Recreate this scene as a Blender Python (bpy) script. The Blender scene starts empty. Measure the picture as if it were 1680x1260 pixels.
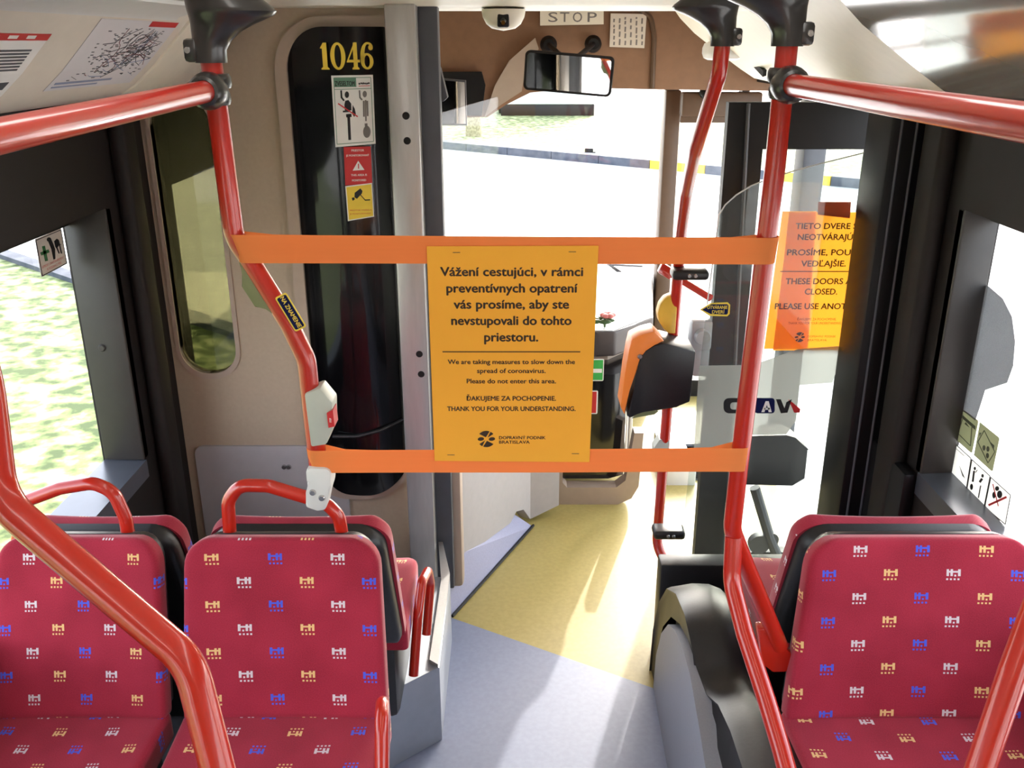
import bpy, bmesh, math, random
from mathutils import Vector as V, Matrix, geometry

random.seed(7)
S = bpy.context.scene
COL = S.collection
PI = math.pi

# ------------------------------------------------------------------ camera
CAM = V((0.0, 0.0, 1.95))
FPX, CX, CY = 1500.0, 853.0, 630.0
PITCH = math.atan2(CY - 68.0, FPX)
cd = bpy.data.cameras.new('camera')
cam = bpy.data.objects.new('camera', cd)
COL.objects.link(cam)
cam.location = CAM
cam.rotation_euler = (PI / 2 - PITCH, 0, 0)
cd.sensor_fit = 'HORIZONTAL'
cd.sensor_width = 36.0
cd.lens = 36.0 * FPX / 1680.0
cd.shift_x = -(CX - 840.0) / 1680.0
cd.clip_start = 0.02
cd.clip_end = 500
S.camera = cam

# ------------------------------------------------------------------ light
wd = bpy.data.worlds.new('sky')
S.world = wd
wd.use_nodes = True
nt = wd.node_tree
nt.nodes.clear()
wo = nt.nodes.new('ShaderNodeOutputWorld')
bg = nt.nodes.new('ShaderNodeBackground')
sky = nt.nodes.new('ShaderNodeTexSky')
sky.sky_type = 'NISHITA'
sky.sun_disc = False
sky.sun_elevation = math.radians(26)
sky.sun_rotation = math.radians(17.5)
sky.air_density = 1.0
sky.dust_density = 2.5
sky.ozone_density = 0.6
hs = nt.nodes.new('ShaderNodeHueSaturation')
hs.inputs['Saturation'].default_value = 0.45
nt.links.new(sky.outputs[0], hs.inputs['Color'])
nt.links.new(hs.outputs[0], bg.inputs[0])
nt.links.new(bg.outputs[0], wo.inputs[0])
bg.inputs[1].default_value = 0.95

sl = bpy.data.lights.new('sun', 'SUN')
sl.energy = 3.3
sl.angle = math.radians(0.55)
sl.color = (1.0, 0.95, 0.86)
so = bpy.data.objects.new('sun', sl)
COL.objects.link(so)
so.location = (2, 9, 8)
so.rotation_euler = V((-0.6, -1.9, -0.80)).to_track_quat('-Z', 'Y').to_euler()


def fill_lamp(name, loc, sx, sy, watts, col=(1, 0.96, 0.9)):  # rectangular area light, used as added fill
    l = bpy.data.lights.new(name, 'AREA')
    l.shape = 'RECTANGLE'
    l.size, l.size_y = sx, sy
    l.energy = watts
    l.color = col
    o = bpy.data.objects.new(name, l)
    COL.objects.link(o)
    o.location = loc
    return o


fill_lamp('saloon_fill', (-0.45, 0.2, 2.2), 0.12, 3.4, 5)  # fill lights added under the ceiling, out of view
fill_lamp('saloon_fill', (0.45, 0.2, 2.2), 0.12, 3.4, 5)
fill_lamp('cab_fill', (0.3, 3.9, 2.12), 0.5, 0.5, 1.6, (1, 0.86, 0.7))  # warm fill added over the cab, unseen

S.view_settings.view_transform = 'Standard'
S.view_settings.look = 'None'
S.view_settings.gamma = 1.0
S.view_settings.use_curve_mapping = False
S.view_settings.exposure = 0.6

# ------------------------------------------------------------------ points from rays
CP, SP = math.cos(PITCH), math.sin(PITCH)


def ray(px, py):
    x, y = (px - CX) / FPX, -(py - CY) / FPX
    return V((x, CP + y * SP, -SP + y * CP))


def at_y(px, py, Y):
    d = ray(px, py)
    return CAM + d * (Y / d.y)


def at_x(px, py, X):
    d = ray(px, py)
    return CAM + d * (X / d.x)


def at_z(px, py, Z):
    d = ray(px, py)
    return CAM + d * ((Z - CAM.z) / d.z)


def at_d(px, py, D):
    return CAM + ray(px, py) * D


# ------------------------------------------------------------------ materials
def lin(c):
    return tuple(((v / 255) / 12.92 if v / 255 <= 0.04045 else ((v / 255 + 0.055) / 1.055) ** 2.4) for v in c) + (1.0,)


def mat(name, rgb, rough=0.5, metal=0.0, var=0.06, scale=30.0, bump=0.0, coat=0.0, sheen=0.0, spec=0.5, stretch=None):
    m = bpy.data.materials.new(name)
    m.use_nodes = True
    n = m.node_tree
    b = n.nodes['Principled BSDF']
    b.inputs['Roughness'].default_value = rough
    b.inputs['Metallic'].default_value = metal
    b.inputs['Coat Weight'].default_value = coat
    b.inputs['Coat Roughness'].default_value = 0.08
    b.inputs['Sheen Weight'].default_value = sheen
    b.inputs['Specular IOR Level'].default_value = spec
    tc = n.nodes.new('ShaderNodeTexCoord')
    no = n.nodes.new('ShaderNodeTexNoise')
    no.inputs['Scale'].default_value = scale
    no.inputs['Detail'].default_value = 4
    if stretch:
        mp = n.nodes.new('ShaderNodeMapping')
        mp.inputs['Scale'].default_value = stretch
        n.links.new(tc.outputs['Object'], mp.inputs[0])
        n.links.new(mp.outputs[0], no.inputs['Vector'])
    else:
        n.links.new(tc.outputs['Object'], no.inputs['Vector'])
    c = lin(rgb)
    r = n.nodes.new('ShaderNodeValToRGB')
    r.color_ramp.elements[0].position = 0.3
    r.color_ramp.elements[1].position = 0.7
    r.color_ramp.elements[0].color = tuple(v * (1 - var) for v in c[:3]) + (1,)
    r.color_ramp.elements[1].color = tuple(min(1, v * (1 + var)) for v in c[:3]) + (1,)
    n.links.new(no.outputs['Fac'], r.inputs[0])
    n.links.new(r.outputs[0], b.inputs['Base Color'])
    if bump:
        bp = n.nodes.new('ShaderNodeBump')
        bp.inputs['Strength'].default_value = bump
        bp.inputs['Distance'].default_value = 0.004
        n.links.new(no.outputs['Fac'], bp.inputs['Height'])
        n.links.new(bp.outputs[0], b.inputs['Normal'])
    return m


def glass(name, tint=(255, 255, 255), gloss=0.08, rough=0.02, haze=0.0, hazecol=(200, 205, 210), speck=0):
    m = bpy.data.materials.new(name)
    m.use_nodes = True
    n = m.node_tree
    n.nodes.remove(n.nodes['Principled BSDF'])
    out = n.nodes['Material Output']
    tr = n.nodes.new('ShaderNodeBsdfTransparent')
    no = n.nodes.new('ShaderNodeTexNoise')
    no.inputs['Scale'].default_value = 6
    cr = n.nodes.new('ShaderNodeValToRGB')
    c = lin(tint)
    cr.color_ramp.elements[0].color = tuple(v * 0.97 for v in c[:3]) + (1,)
    cr.color_ramp.elements[1].color = c
    n.links.new(no.outputs['Fac'], cr.inputs[0])
    n.links.new(cr.outputs[0], tr.inputs[0])
    gl = n.nodes.new('ShaderNodeBsdfGlossy')
    gl.inputs['Roughness'].default_value = rough
    lw = n.nodes.new('ShaderNodeLayerWeight')
    lw.inputs['Blend'].default_value = 0.5
    pw = n.nodes.new('ShaderNodeMath')
    pw.operation = 'POWER'
    pw.inputs[1].default_value = 5.0
    n.links.new(lw.outputs['Facing'], pw.inputs[0])
    fr = n.nodes.new('ShaderNodeMath')
    fr.operation = 'MULTIPLY_ADD'
    fr.inputs[1].default_value = 0.6
    fr.inputs[2].default_value = 0.02 + gloss * 0.15
    n.links.new(pw.outputs[0], fr.inputs[0])
    mx = n.nodes.new('ShaderNodeMixShader')
    n.links.new(fr.outputs[0], mx.inputs[0])
    n.links.new(tr.outputs[0], mx.inputs[1])
    n.links.new(gl.outputs[0], mx.inputs[2])
    last = mx
    if haze:
        df = n.nodes.new('ShaderNodeBsdfDiffuse')
        df.inputs[0].default_value = lin(hazecol)
        tl = n.nodes.new('ShaderNodeBsdfTranslucent')
        tl.inputs[0].default_value = lin(hazecol)
        ad = n.nodes.new('ShaderNodeMixShader')
        ad.inputs[0].default_value = 0.5
        n.links.new(df.outputs[0], ad.inputs[1])
        n.links.new(tl.outputs[0], ad.inputs[2])
        m2 = n.nodes.new('ShaderNodeMixShader')
        m2.inputs[0].default_value = haze
        if speck:
            n2 = n.nodes.new('ShaderNodeTexNoise')
            n2.inputs['Scale'].default_value = speck
            n2.inputs['Detail'].default_value = 5
            r2 = n.nodes.new('ShaderNodeMapRange')
            r2.inputs[1].default_value = 0.3
            r2.inputs[2].default_value = 0.7
            r2.inputs[3].default_value = haze - 0.3
            r2.inputs[4].default_value = haze + 0.2
            tc = n.nodes.new('ShaderNodeTexCoord')
            n.links.new(tc.outputs['Object'], n2.inputs['Vector'])
            n.links.new(n2.outputs['Fac'], r2.inputs[0])
            n.links.new(r2.outputs[0], m2.inputs[0])
        n.links.new(mx.outputs[0], m2.inputs[1])
        n.links.new(ad.outputs[0], m2.inputs[2])
        last = m2
    n.links.new(last.outputs[0], out.inputs[0])
    return m


def paper(name, rgb, transl=0.4, clear=0.0):
    m = bpy.data.materials.new(name)
    m.use_nodes = True
    n = m.node_tree
    n.nodes.remove(n.nodes['Principled BSDF'])
    out = n.nodes['Material Output']
    no = n.nodes.new('ShaderNodeTexNoise')
    no.inputs['Scale'].default_value = 9
    cr = n.nodes.new('ShaderNodeValToRGB')
    c = lin(rgb)
    cr.color_ramp.elements[0].color = tuple(v * 0.95 for v in c[:3]) + (1,)
    cr.color_ramp.elements[1].color = c
    n.links.new(no.outputs['Fac'], cr.inputs[0])
    df = n.nodes.new('ShaderNodeBsdfDiffuse')
    tl = n.nodes.new('ShaderNodeBsdfTranslucent')
    n.links.new(cr.outputs[0], df.inputs[0])
    n.links.new(cr.outputs[0], tl.inputs[0])
    mx = n.nodes.new('ShaderNodeMixShader')
    mx.inputs[0].default_value = transl
    n.links.new(df.outputs[0], mx.inputs[1])
    n.links.new(tl.outputs[0], mx.inputs[2])
    last = mx
    if clear:
        tp = n.nodes.new('ShaderNodeBsdfTransparent')
        n.links.new(cr.outputs[0], tp.inputs[0])
        m2 = n.nodes.new('ShaderNodeMixShader')
        m2.inputs[0].default_value = clear
        n.links.new(mx.outputs[0], m2.inputs[1])
        n.links.new(tp.outputs[0], m2.inputs[2])
        last = m2
    n.links.new(last.outputs[0], out.inputs[0])
    return m


def fabric_mat():
    """crimson moquette with rows of small woven castle signs in yellow, blue and white"""
    m = bpy.data.materials.new('moquette')
    m.use_nodes = True
    n = m.node_tree
    b = n.nodes['Principled BSDF']
    uv = n.nodes.new('ShaderNodeUVMap')
    sp = n.nodes.new('ShaderNodeSeparateXYZ')
    n.links.new(uv.outputs[0], sp.inputs[0])

    def M(op, a, c=None):
        k = n.nodes.new('ShaderNodeMath')
        k.operation = op
        for i, v in enumerate((a, c)):
            if v is None:
                continue
            if isinstance(v, (int, float)):
                k.inputs[i].default_value = v
            else:
                n.links.new(v, k.inputs[i])
        return k.outputs[0]
    PX_, PY_ = 0.1345, 0.0515
    vv = M('DIVIDE', sp.outputs[1], PY_)
    row = M('FLOOR', vv)
    ly = M('MULTIPLY', M('SUBTRACT', M('FRACT', vv), 0.5), PY_)
    par = M('FLOORED_MODULO', row, 2.0)
    uu = M('ADD', M('DIVIDE', sp.outputs[0], PX_), M('MULTIPLY', par, 0.5))
    col = M('FLOOR', uu)
    lx = M('MULTIPLY', M('SUBTRACT', M('FRACT', uu), 0.5), PX_)
    idx = M('FLOORED_MODULO', M('ADD', col, par), 3.0)

    def rect(cx, cy, hw, hh):
        a = M('LESS_THAN', M('ABSOLUTE', M('SUBTRACT', lx, cx)), hw)
        c = M('LESS_THAN', M('ABSOLUTE', M('SUBTRACT', ly, cy)), hh)
        return M('MULTIPLY', a, c)
    k = 0.00107
    rs = [(-11.3, 4.5, 2.7, 7), (3.9, 4.5, 2.4, 7), (11.6, 4.5, 2.4, 7), (0, 6.3, 12, 1.8), (-3.3, -1.3, 1.9, 1.9),
          (-9.8, -8.8, 2.0, 1.8), (-2.3, -8.8, 2.0, 1.8), (5.1, -8.8, 2.0, 1.8), (12.4, -8.8, 2.0, 1.8)]
    tot = None
    for cx, cy, hw, hh in rs:
        r = rect(cx * k, cy * k, hw * k, hh * k)
        tot = r if tot is None else M('MAXIMUM', tot, r)
    no = n.nodes.new('ShaderNodeTexNoise')
    no.inputs['Scale'].default_value = 420
    no.inputs['Detail'].default_value = 3
    n.links.new(uv.outputs[0], no.inputs['Vector'])
    big = n.nodes.new('ShaderNodeTexNoise')
    big.inputs['Scale'].default_value = 7
    n.links.new(uv.outputs[0], big.inputs['Vector'])
    ad = M('ADD', M('MULTIPLY', no.outputs['Fac'], 0.5), M('MULTIPLY', big.outputs['Fac'], 0.5))
    cr = n.nodes.new('ShaderNodeValToRGB')
    cr.color_ramp.elements[0].position = 0.3
    cr.color_ramp.elements[1].position = 0.72
    cr.color_ramp.elements[0].color = lin((136, 28, 46))
    cr.color_ramp.elements[1].color = lin((176, 46, 68))
    n.links.new(ad, cr.inputs[0])
    ic = n.nodes.new('ShaderNodeValToRGB')
    ic.color_ramp.interpolation = 'CONSTANT'
    e = ic.color_ramp.elements
    e[0].position = 0.0
    e[0].color = lin((232, 190, 128))
    e[1].position = 0.25
    e[1].color = lin((66, 92, 214))
    e2 = e.new(0.6)
    e2.color = lin((216, 204, 208))
    n.links.new(M('DIVIDE', idx, 2.5), ic.inputs[0])
    mx = n.nodes.new('ShaderNodeMix')
    mx.data_type = 'RGBA'
    wv = M('MULTIPLY', tot, 0.93)
    n.links.new(wv, mx.inputs[0])
    n.links.new(cr.outputs[0], mx.inputs[6])
    n.links.new(ic.outputs[0], mx.inputs[7])
    n.links.new(mx.outputs[2], b.inputs['Base Color'])
    b.inputs['Roughness'].default_value = 0.85
    b.inputs['Sheen Weight'].default_value = 0.35
    b.inputs['Sheen Roughness'].default_value = 0.4
    b.inputs['Specular IOR Level'].default_value = 0.2
    bp = n.nodes.new('ShaderNodeBump')
    bp.inputs['Strength'].default_value = 0.15
    bp.inputs['Distance'].default_value = 0.002
    n.links.new(no.outputs['Fac'], bp.inputs['Height'])
    n.links.new(bp.outputs[0], b.inputs['Normal'])
    return m


def two_tone(name, rgbs, scale, rough=0.9, detail=6, lo=0.35, hi=0.65, bump=0.0):
    m = mat(name, rgbs[0], rough, var=0, scale=scale, bump=bump)
    r = [x for x in m.node_tree.nodes if x.type == 'VALTORGB'][0].color_ramp
    r.elements[0].position = lo
    r.elements[1].position = hi
    r.elements[0].color = lin(rgbs[0])
    r.elements[1].color = lin(rgbs[-1])
    if len(rgbs) == 3:
        e = r.elements.new((lo + hi) / 2)
        e.color = lin(rgbs[1])
    [x for x in m.node_tree.nodes if x.type == 'TEX_NOISE'][0].inputs['Detail'].default_value = detail
    return m


FAB = fabric_mat()
RED = mat('red_enamel', (184, 35, 16), 0.28, var=0.03, coat=0.6)
ORANGE_TUBE = RED
BLACKP = mat('black_plastic', (26, 25, 27), 0.42, var=0.15, scale=120, bump=0.05)
BLACKG = mat('black_gloss', (12, 12, 15), 0.12, var=0.1, coat=0.5)
SOCKET = mat('olive_black_plastic', (44, 42, 40), 0.3, var=0.1, coat=0.3)
DARK = mat('brown_grey_panel', (30, 25, 23), 0.65, var=0.06, spec=0.3)
DARK2 = mat('dark_jamb', (52, 48, 45), 0.5, var=0.05)
BLK = mat('black_frame', (13, 12, 14), 0.5, var=0.1, spec=0.3)
BEIGE = mat('beige_panel', (172, 155, 134), 0.55, var=0.03, scale=90, bump=0.02)
LILAC = mat('grey_lilac_panel', (170, 166, 166), 0.55, var=0.03)
RIM = mat('beige_rim', (170, 152, 136), 0.5, var=0.03)
RIML = mat('pale_rim', (208, 206, 204), 0.45, var=0.03)
BROWN = mat('brown_lining', (132, 98, 72), 0.6, var=0.05)
BROWND = mat('brown_pillar', (88, 66, 48), 0.5, var=0.06)
CREAM = mat('cream_panel', (232, 226, 208), 0.4, var=0.02)
GREYW = mat('grey_white_plastic', (214, 214, 212), 0.4, var=0.02)
BTN = mat('grey_button_plastic', (180, 184, 174), 0.45, var=0.03)
SILVER = mat('satin_metal', (176, 174, 172), 0.35, metal=0.55, var=0.04, scale=14, stretch=(8, 8, 1))
STEEL = mat('screw_steel', (190, 190, 190), 0.25, metal=0.9)
GREYD = mat('charcoal_panel', (74, 76, 82), 0.5, var=0.05)
SILL = mat('sill_metal', (92, 96, 106), 0.28, metal=0.4, var=0.04)
BOXM = mat('grey_metal_box', (158, 164, 174), 0.4, metal=0.2, var=0.04)
SKIRT = mat('lilac_floor_skirt', (156, 158, 184), 0.6, var=0.05, scale=160)
CONS = mat('grey_console', (146, 148, 156), 0.5, var=0.04, scale=200, bump=0.03)
ORG = paper('orange_tape', (250, 152, 88), 0.3)
PAP = paper('orange_paper', (250, 180, 68), 0.10)
PAP2 = paper('amber_paper', (252, 204, 112), 0.6, 0.12)
INK = mat('brown_ink', (52, 34, 18), 0.7, var=0.05)
INKB = mat('black_ink', (22, 22, 24), 0.6)
WHT = mat('white_vinyl', (232, 232, 228), 0.4, var=0.02)
STK = paper('white_sticker', (246, 246, 242), 0.4)
REDV = mat('red_vinyl', (196, 44, 48), 0.4, var=0.03)
YEL = mat('yellow_vinyl', (236, 206, 70), 0.4, var=0.04)
NUM = mat('yellow_numeral', (238, 206, 62), 0.4, var=0.06)
GRN = mat('green_vinyl', (92, 136, 112), 0.4, var=0.05)
GRNB = mat('bright_green_vinyl', (60, 170, 80), 0.4, var=0.05)
GRNX = mat('dark_green_ink', (46, 110, 60), 0.5)
NAVY = mat('navy_vinyl', (22, 28, 72), 0.6, var=0.05, spec=0.1)
GREYI = mat('grey_ink', (120, 116, 112), 0.6)
OLIVE = mat('olive_plastic', (124, 128, 88), 0.45, var=0.04)
YPL = mat('yellow_plastic', (222, 176, 58), 0.45, var=0.05)
ORP = mat('orange_plastic', (236, 130, 48), 0.4, var=0.03)
MIRR = mat('mirror_silver', (235, 235, 235), 0.02, metal=1.0, var=0.0)
GLS = glass('clear_glass')
PANE = glass('plexiglass', (238, 243, 241), 0.12, haze=0.02)
REFL = glass('grey_reflection', (212, 212, 210), 0.1, rough=0.15, haze=0.42, hazecol=(186, 186, 184))  # reflection in the clear screen, put into a hazy grey
TINT = glass('olive_tint_glass', (146, 144, 120), 0.05)
SPECKS = glass('speckled_glass', (190, 196, 204), 0.05, rough=0.5, haze=0.75, hazecol=(126, 125, 122), speck=420)
SMOKE = mat('smoked_panel', (146, 140, 130), 0.12, var=0.08, scale=4, coat=0.8)
BLUEF = two_tone('blue_grey_floor', [(136, 144, 168), (139, 147, 171), (142, 150, 174)], 60, 0.45, bump=0.03)
YELF = two_tone('yellow_floor', [(172, 156, 92), (176, 160, 95), (180, 164, 99)], 60, 0.45, bump=0.03)
ASPH = two_tone('sunlit_asphalt', [(196, 194, 190), (214, 212, 206)], 8, 0.9)
GRASS = two_tone('mown_grass', [(64, 82, 42), (122, 136, 82), (176, 182, 138)], 7.0, 0.95, 12, 0.38, 0.62, bump=0.5)
KERB = two_tone('kerb_stone', [(62, 68, 80), (86, 90, 100)], 5, 0.9)
KERBY = mat('yellow_kerb_paint', (214, 180, 60), 0.8)
BARK = two_tone('bark', [(120, 110, 84), (160, 150, 120)], 20, 0.95)
BUSW = mat('white_coachwork', (226, 228, 232), 0.35, var=0.02)
BEIGEM = mat('print_beige', (212, 204, 190), 0.6, var=0.02)
MAPW = mat('map_paper', (206, 204, 206), 0.6, var=0.03, scale=12)
BLUEM = mat('map_blue', (128, 140, 168), 0.6)


# ------------------------------------------------------------------ mesh builder
class MB:
    def __init__(s):
        s.bm = bmesh.new()
        s.uv = s.bm.loops.layers.uv.new('UVMap')
        s.mi = 0

    def face(s, pts, uvs=None):
        vs = [s.bm.verts.new(p) for p in pts]
        try:
            f = s.bm.faces.new(vs)
        except ValueError:
            return None
        f.material_index = s.mi
        if uvs:
            for l, u in zip(f.loops, uvs):
                l[s.uv].uv = u
        return f

    def box(s, x0, x1, y0, y1, z0, z1, bev=0.0, seg=2):
        b2 = bmesh.new()
        bmesh.ops.create_cube(b2, size=1.0)
        for v in b2.verts:
            v.co = V(((x0 + x1) / 2 + v.co.x * (x1 - x0), (y0 + y1) / 2 + v.co.y * (y1 - y0), (z0 + z1) / 2 + v.co.z * (z1 - z0)))
        if bev:
            bmesh.ops.bevel(b2, geom=b2.edges[:], offset=bev, segments=seg, profile=0.5, affect='EDGES')
        s.merge(b2)
        return s

    def merge(s, b2, M=None):
        mp = {}
        for v in b2.verts:
            mp[v] = s.bm.verts.new(M @ v.co if M else v.co)
        for f in b2.faces:
            try:
                nf = s.bm.faces.new([mp[v] for v in f.verts])
                nf.material_index = s.mi
                nf.smooth = f.smooth
            except ValueError:
                pass
        b2.free()

    def obox(s, c, u, v, w, hu, hv, hw, bev=0.0):
        """box centred at c along unit axes u,v,w with half sizes"""
        b2 = bmesh.new()
        bmesh.ops.create_cube(b2, size=2.0)
        for q in b2.verts:
            q.co = V((q.co.x * hu, q.co.y * hv, q.co.z * hw))
        if bev:
            bmesh.ops.bevel(b2, geom=b2.edges[:], offset=bev, segments=2, profile=0.5, affect='EDGES')
        M = Matrix(((u.x, v.x, w.x, c.x), (u.y, v.y, w.y, c.y), (u.z, v.z, w.z, c.z), (0, 0, 0, 1)))
        s.merge(b2, M)
        return s

    def prism(s, loops, off):
        """solid from planar outline(s) (3D points; first = outer, rest = holes) pushed along off"""
        if isinstance(loops[0][0], (int, float)):
            loops = [loops]
        loops = [[V(p) for p in L] for L in loops]
        off = V(off)
        tris = geometry.tessellate_polygon(loops)
        flat = [p for L in loops for p in L]
        va = [s.bm.verts.new(p) for p in flat]
        vb = [s.bm.verts.new(p + off) for p in flat]
        nrm = geometry.normal(loops[0]) if len(loops[0]) > 2 else V((0, 0, 1))
        if len(loops) == 1:
            fs = [list(range(len(flat)))]
        else:
            fs = tris
        for t in fs:
            for vv, in ((va,), (vb,)):
                try:
                    f = s.bm.faces.new([vv[i] for i in t])
                    f.material_index = s.mi
                except ValueError:
                    pass
        b = 0
        for L in loops:
            k = len(L)
            for i in range(k):
                j = (i + 1) % k
                f = s.bm.faces.new([va[b + i], va[b + j], vb[b + j], vb[b + i]])
                f.material_index = s.mi
            b += k
        return s

    def tube(s, path, r, fil=0.05, seg=20, caps=True):
        P = fillet([V(p) for p in path], fil)
        rs = r if isinstance(r, list) else [r] * len(P)
        rings = []
        t0 = (P[1] - P[0]).normalized()
        ref = V((0, 0, 1)) if abs(t0.z) < 0.9 else V((1, 0, 0))
        nrm = t0.cross(ref).normalized()
        for i, p in enumerate(P):
            a = (P[i] - P[i - 1]).normalized() if i else t0
            b = (P[i + 1] - P[i]).normalized() if i < len(P) - 1 else a
            t = (a + b).normalized()
            nrm = (nrm - t * nrm.dot(t)).normalized()
            bn = t.cross(nrm)
            rr = rs[min(i, len(rs) - 1)]
            rings.append([s.bm.verts.new(p + (nrm * math.cos(2 * PI * k / seg) + bn * math.sin(2 * PI * k / seg)) * rr) for k in range(seg)])
        s.skin(rings, True)
        if caps:
            for R_ in (rings[0], rings[-1]):
                f = s.bm.faces.new(R_)
                f.material_index = s.mi
        return s

    def skin(s, rings, closed):
        for A, B in zip(rings, rings[1:]):
            k = len(A)
            for i in range(k if closed else k - 1):
                j = (i + 1) % k
                f = s.bm.faces.new([A[i], A[j], B[j], B[i]])
                f.material_index = s.mi
                f.smooth = True

    def lathe(s, prof, o, ax=V((0, 0, 1)), seg=28):
        ax = V(ax).normalized()
        ref = V((0, 0, 1)) if abs(ax.z) < 0.9 else V((1, 0, 0))
        a = ax.cross(ref).normalized()
        b = ax.cross(a)
        rings = []
        for r, h in prof:
            rings.append([s.bm.verts.new(V(o) + ax * h + (a * math.cos(2 * PI * k / seg) + b * math.sin(2 * PI * k / seg)) * max(r, 1e-5)) for k in range(seg)])
        s.skin(rings, True)
        return s

    def ball(s, c, r, sc=(1, 1, 1), seg=20):
        b2 = bmesh.new()
        bmesh.ops.create_uvsphere(b2, u_segments=seg, v_segments=max(8, seg // 2), radius=1)
        for v in b2.verts:
            v.co = V((v.co.x * r * sc[0], v.co.y * r * sc[1], v.co.z * r * sc[2])) + V(c)
        for f in b2.faces:
            f.smooth = True
        s.merge(b2)
        return s

    def bounds(s):
        xs = [v.co for v in s.bm.verts]
        lo = V((min(p.x for p in xs), min(p.y for p in xs), min(p.z for p in xs)))
        hi = V((max(p.x for p in xs), max(p.y for p in xs), max(p.z for p in xs)))
        return lo, hi


def fillet(P, r):
    if r <= 0 or len(P) < 3:
        return P
    out = [P[0]]
    for i in range(1, len(P) - 1):
        a, b, c = P[i - 1], P[i], P[i + 1]
        d1, d2 = (a - b), (c - b)
        l1, l2 = d1.length, d2.length
        d1.normalize()
        d2.normalize()
        ang = d1.angle(d2)
        if ang > PI - 0.02:
            out.append(b)
            continue
        t = min(r / math.tan(ang / 2), l1 * 0.48, l2 * 0.48)
        p, q = b + d1 * t, b + d2 * t
        for k in range(9):
            u = k / 8
            out.append(p * (1 - u) ** 2 + b * 2 * u * (1 - u) + q * u * u)
    out.append(P[-1])
    return out


def wloc(o):
    v = V((0, 0, 0))
    while o is not None:
        v += o.location
        o = o.parent
    return v


def setp(o, label=None, cat=None, group=None, kind=None):
    if label:
        o['label'] = label
    if cat:
        o['category'] = cat
    if group:
        o['group'] = group
    if kind:
        o['kind'] = kind
    return o


def put(name, mb, m, parent=None, label=None, cat=None, group=None, kind=None, sharp=35, loc=None):
    bm = mb.bm
    bmesh.ops.recalc_face_normals(bm, faces=bm.faces[:])
    lo, hi = mb.bounds()
    if parent is None:
        base = V(loc) if loc is not None else V(((lo.x + hi.x) / 2, (lo.y + hi.y) / 2, lo.z))
    else:
        base = wloc(parent)
    for v in bm.verts:
        v.co -= base
    for e in bm.edges:
        if len(e.link_faces) == 2:
            e.smooth = e.calc_face_angle(0) < math.radians(sharp)
    for f in bm.faces:
        f.smooth = True
    me = bpy.data.meshes.new(name)
    bm.to_mesh(me)
    bm.free()
    for k in (m if isinstance(m, list) else [m]):
        me.materials.append(k)
    o = bpy.data.objects.new(name, me)
    COL.objects.link(o)
    if parent is None:
        o.location = base
    else:
        o.parent = parent
    return setp(o, label, cat, group, kind)


def struct(name, mb, m, label=None, parent=None):
    return put(name, mb, m, parent, label, None, None, 'structure' if parent is None else None)


def thing(name, label, cat, loc, group=None):
    o = bpy.data.objects.new(name, None)
    COL.objects.link(o)
    o.location = loc
    o.empty_display_size = 0.05
    return setp(o, label, cat, group)


class Fr:
    """flat frame on a surface: origin, right, up, outward normal"""
    def __init__(s, o, u, v):
        s.o, s.u, s.v = V(o), V(u).normalized(), V(v)
        s.v = (s.v - s.u * s.v.dot(s.u)).normalized()
        s.n = s.u.cross(s.v).normalized()

    def p(s, x, y, h=0.0):
        return s.o + s.u * x + s.v * y + s.n * h


def plate(mb, fr, x0, x1, y0, y1, t=0.0012, rad=0.0, h=0.0):
    if rad:
        pts = rrect(x0, x1, y0, y1, rad)
    else:
        pts = [(x0, y0), (x1, y0), (x1, y1), (x0, y1)]
    mb.prism([fr.p(x, y, h) for x, y in pts], fr.n * t)


def rrect(x0, x1, y0, y1, r, k=6):
    out = []
    for cx, cy, a0 in ((x1 - r, y0 + r, -PI / 2), (x1 - r, y1 - r, 0), (x0 + r, y1 - r, PI / 2), (x0 + r, y0 + r, PI)):
        for i in range(k + 1):
            a = a0 + PI / 2 * i / k
            out.append((cx + r * math.cos(a), cy + r * math.sin(a)))
    return out


def flat(mb, fr, pts, h=0.0016):
    mb.prism([fr.p(x, y, h) for x, y in pts], fr.n * 0.0003)


def ell(cx, cy, rx, ry, k=24, rot=0):
    return [(cx + rx * math.cos(2 * PI * i / k) * math.cos(rot) - ry * math.sin(2 * PI * i / k) * math.sin(rot),
             cy + rx * math.cos(2 * PI * i / k) * math.sin(rot) + ry * math.sin(2 * PI * i / k) * math.cos(rot)) for i in range(k)]


def bar(x0, y0, x1, y1, w):
    d = V((x1 - x0, y1 - y0, 0)).normalized()
    nx, ny = -d.y * w / 2, d.x * w / 2
    return [(x0 + nx, y0 + ny), (x0 - nx, y0 - ny), (x1 - nx, y1 - ny), (x1 + nx, y1 + ny)]


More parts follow.
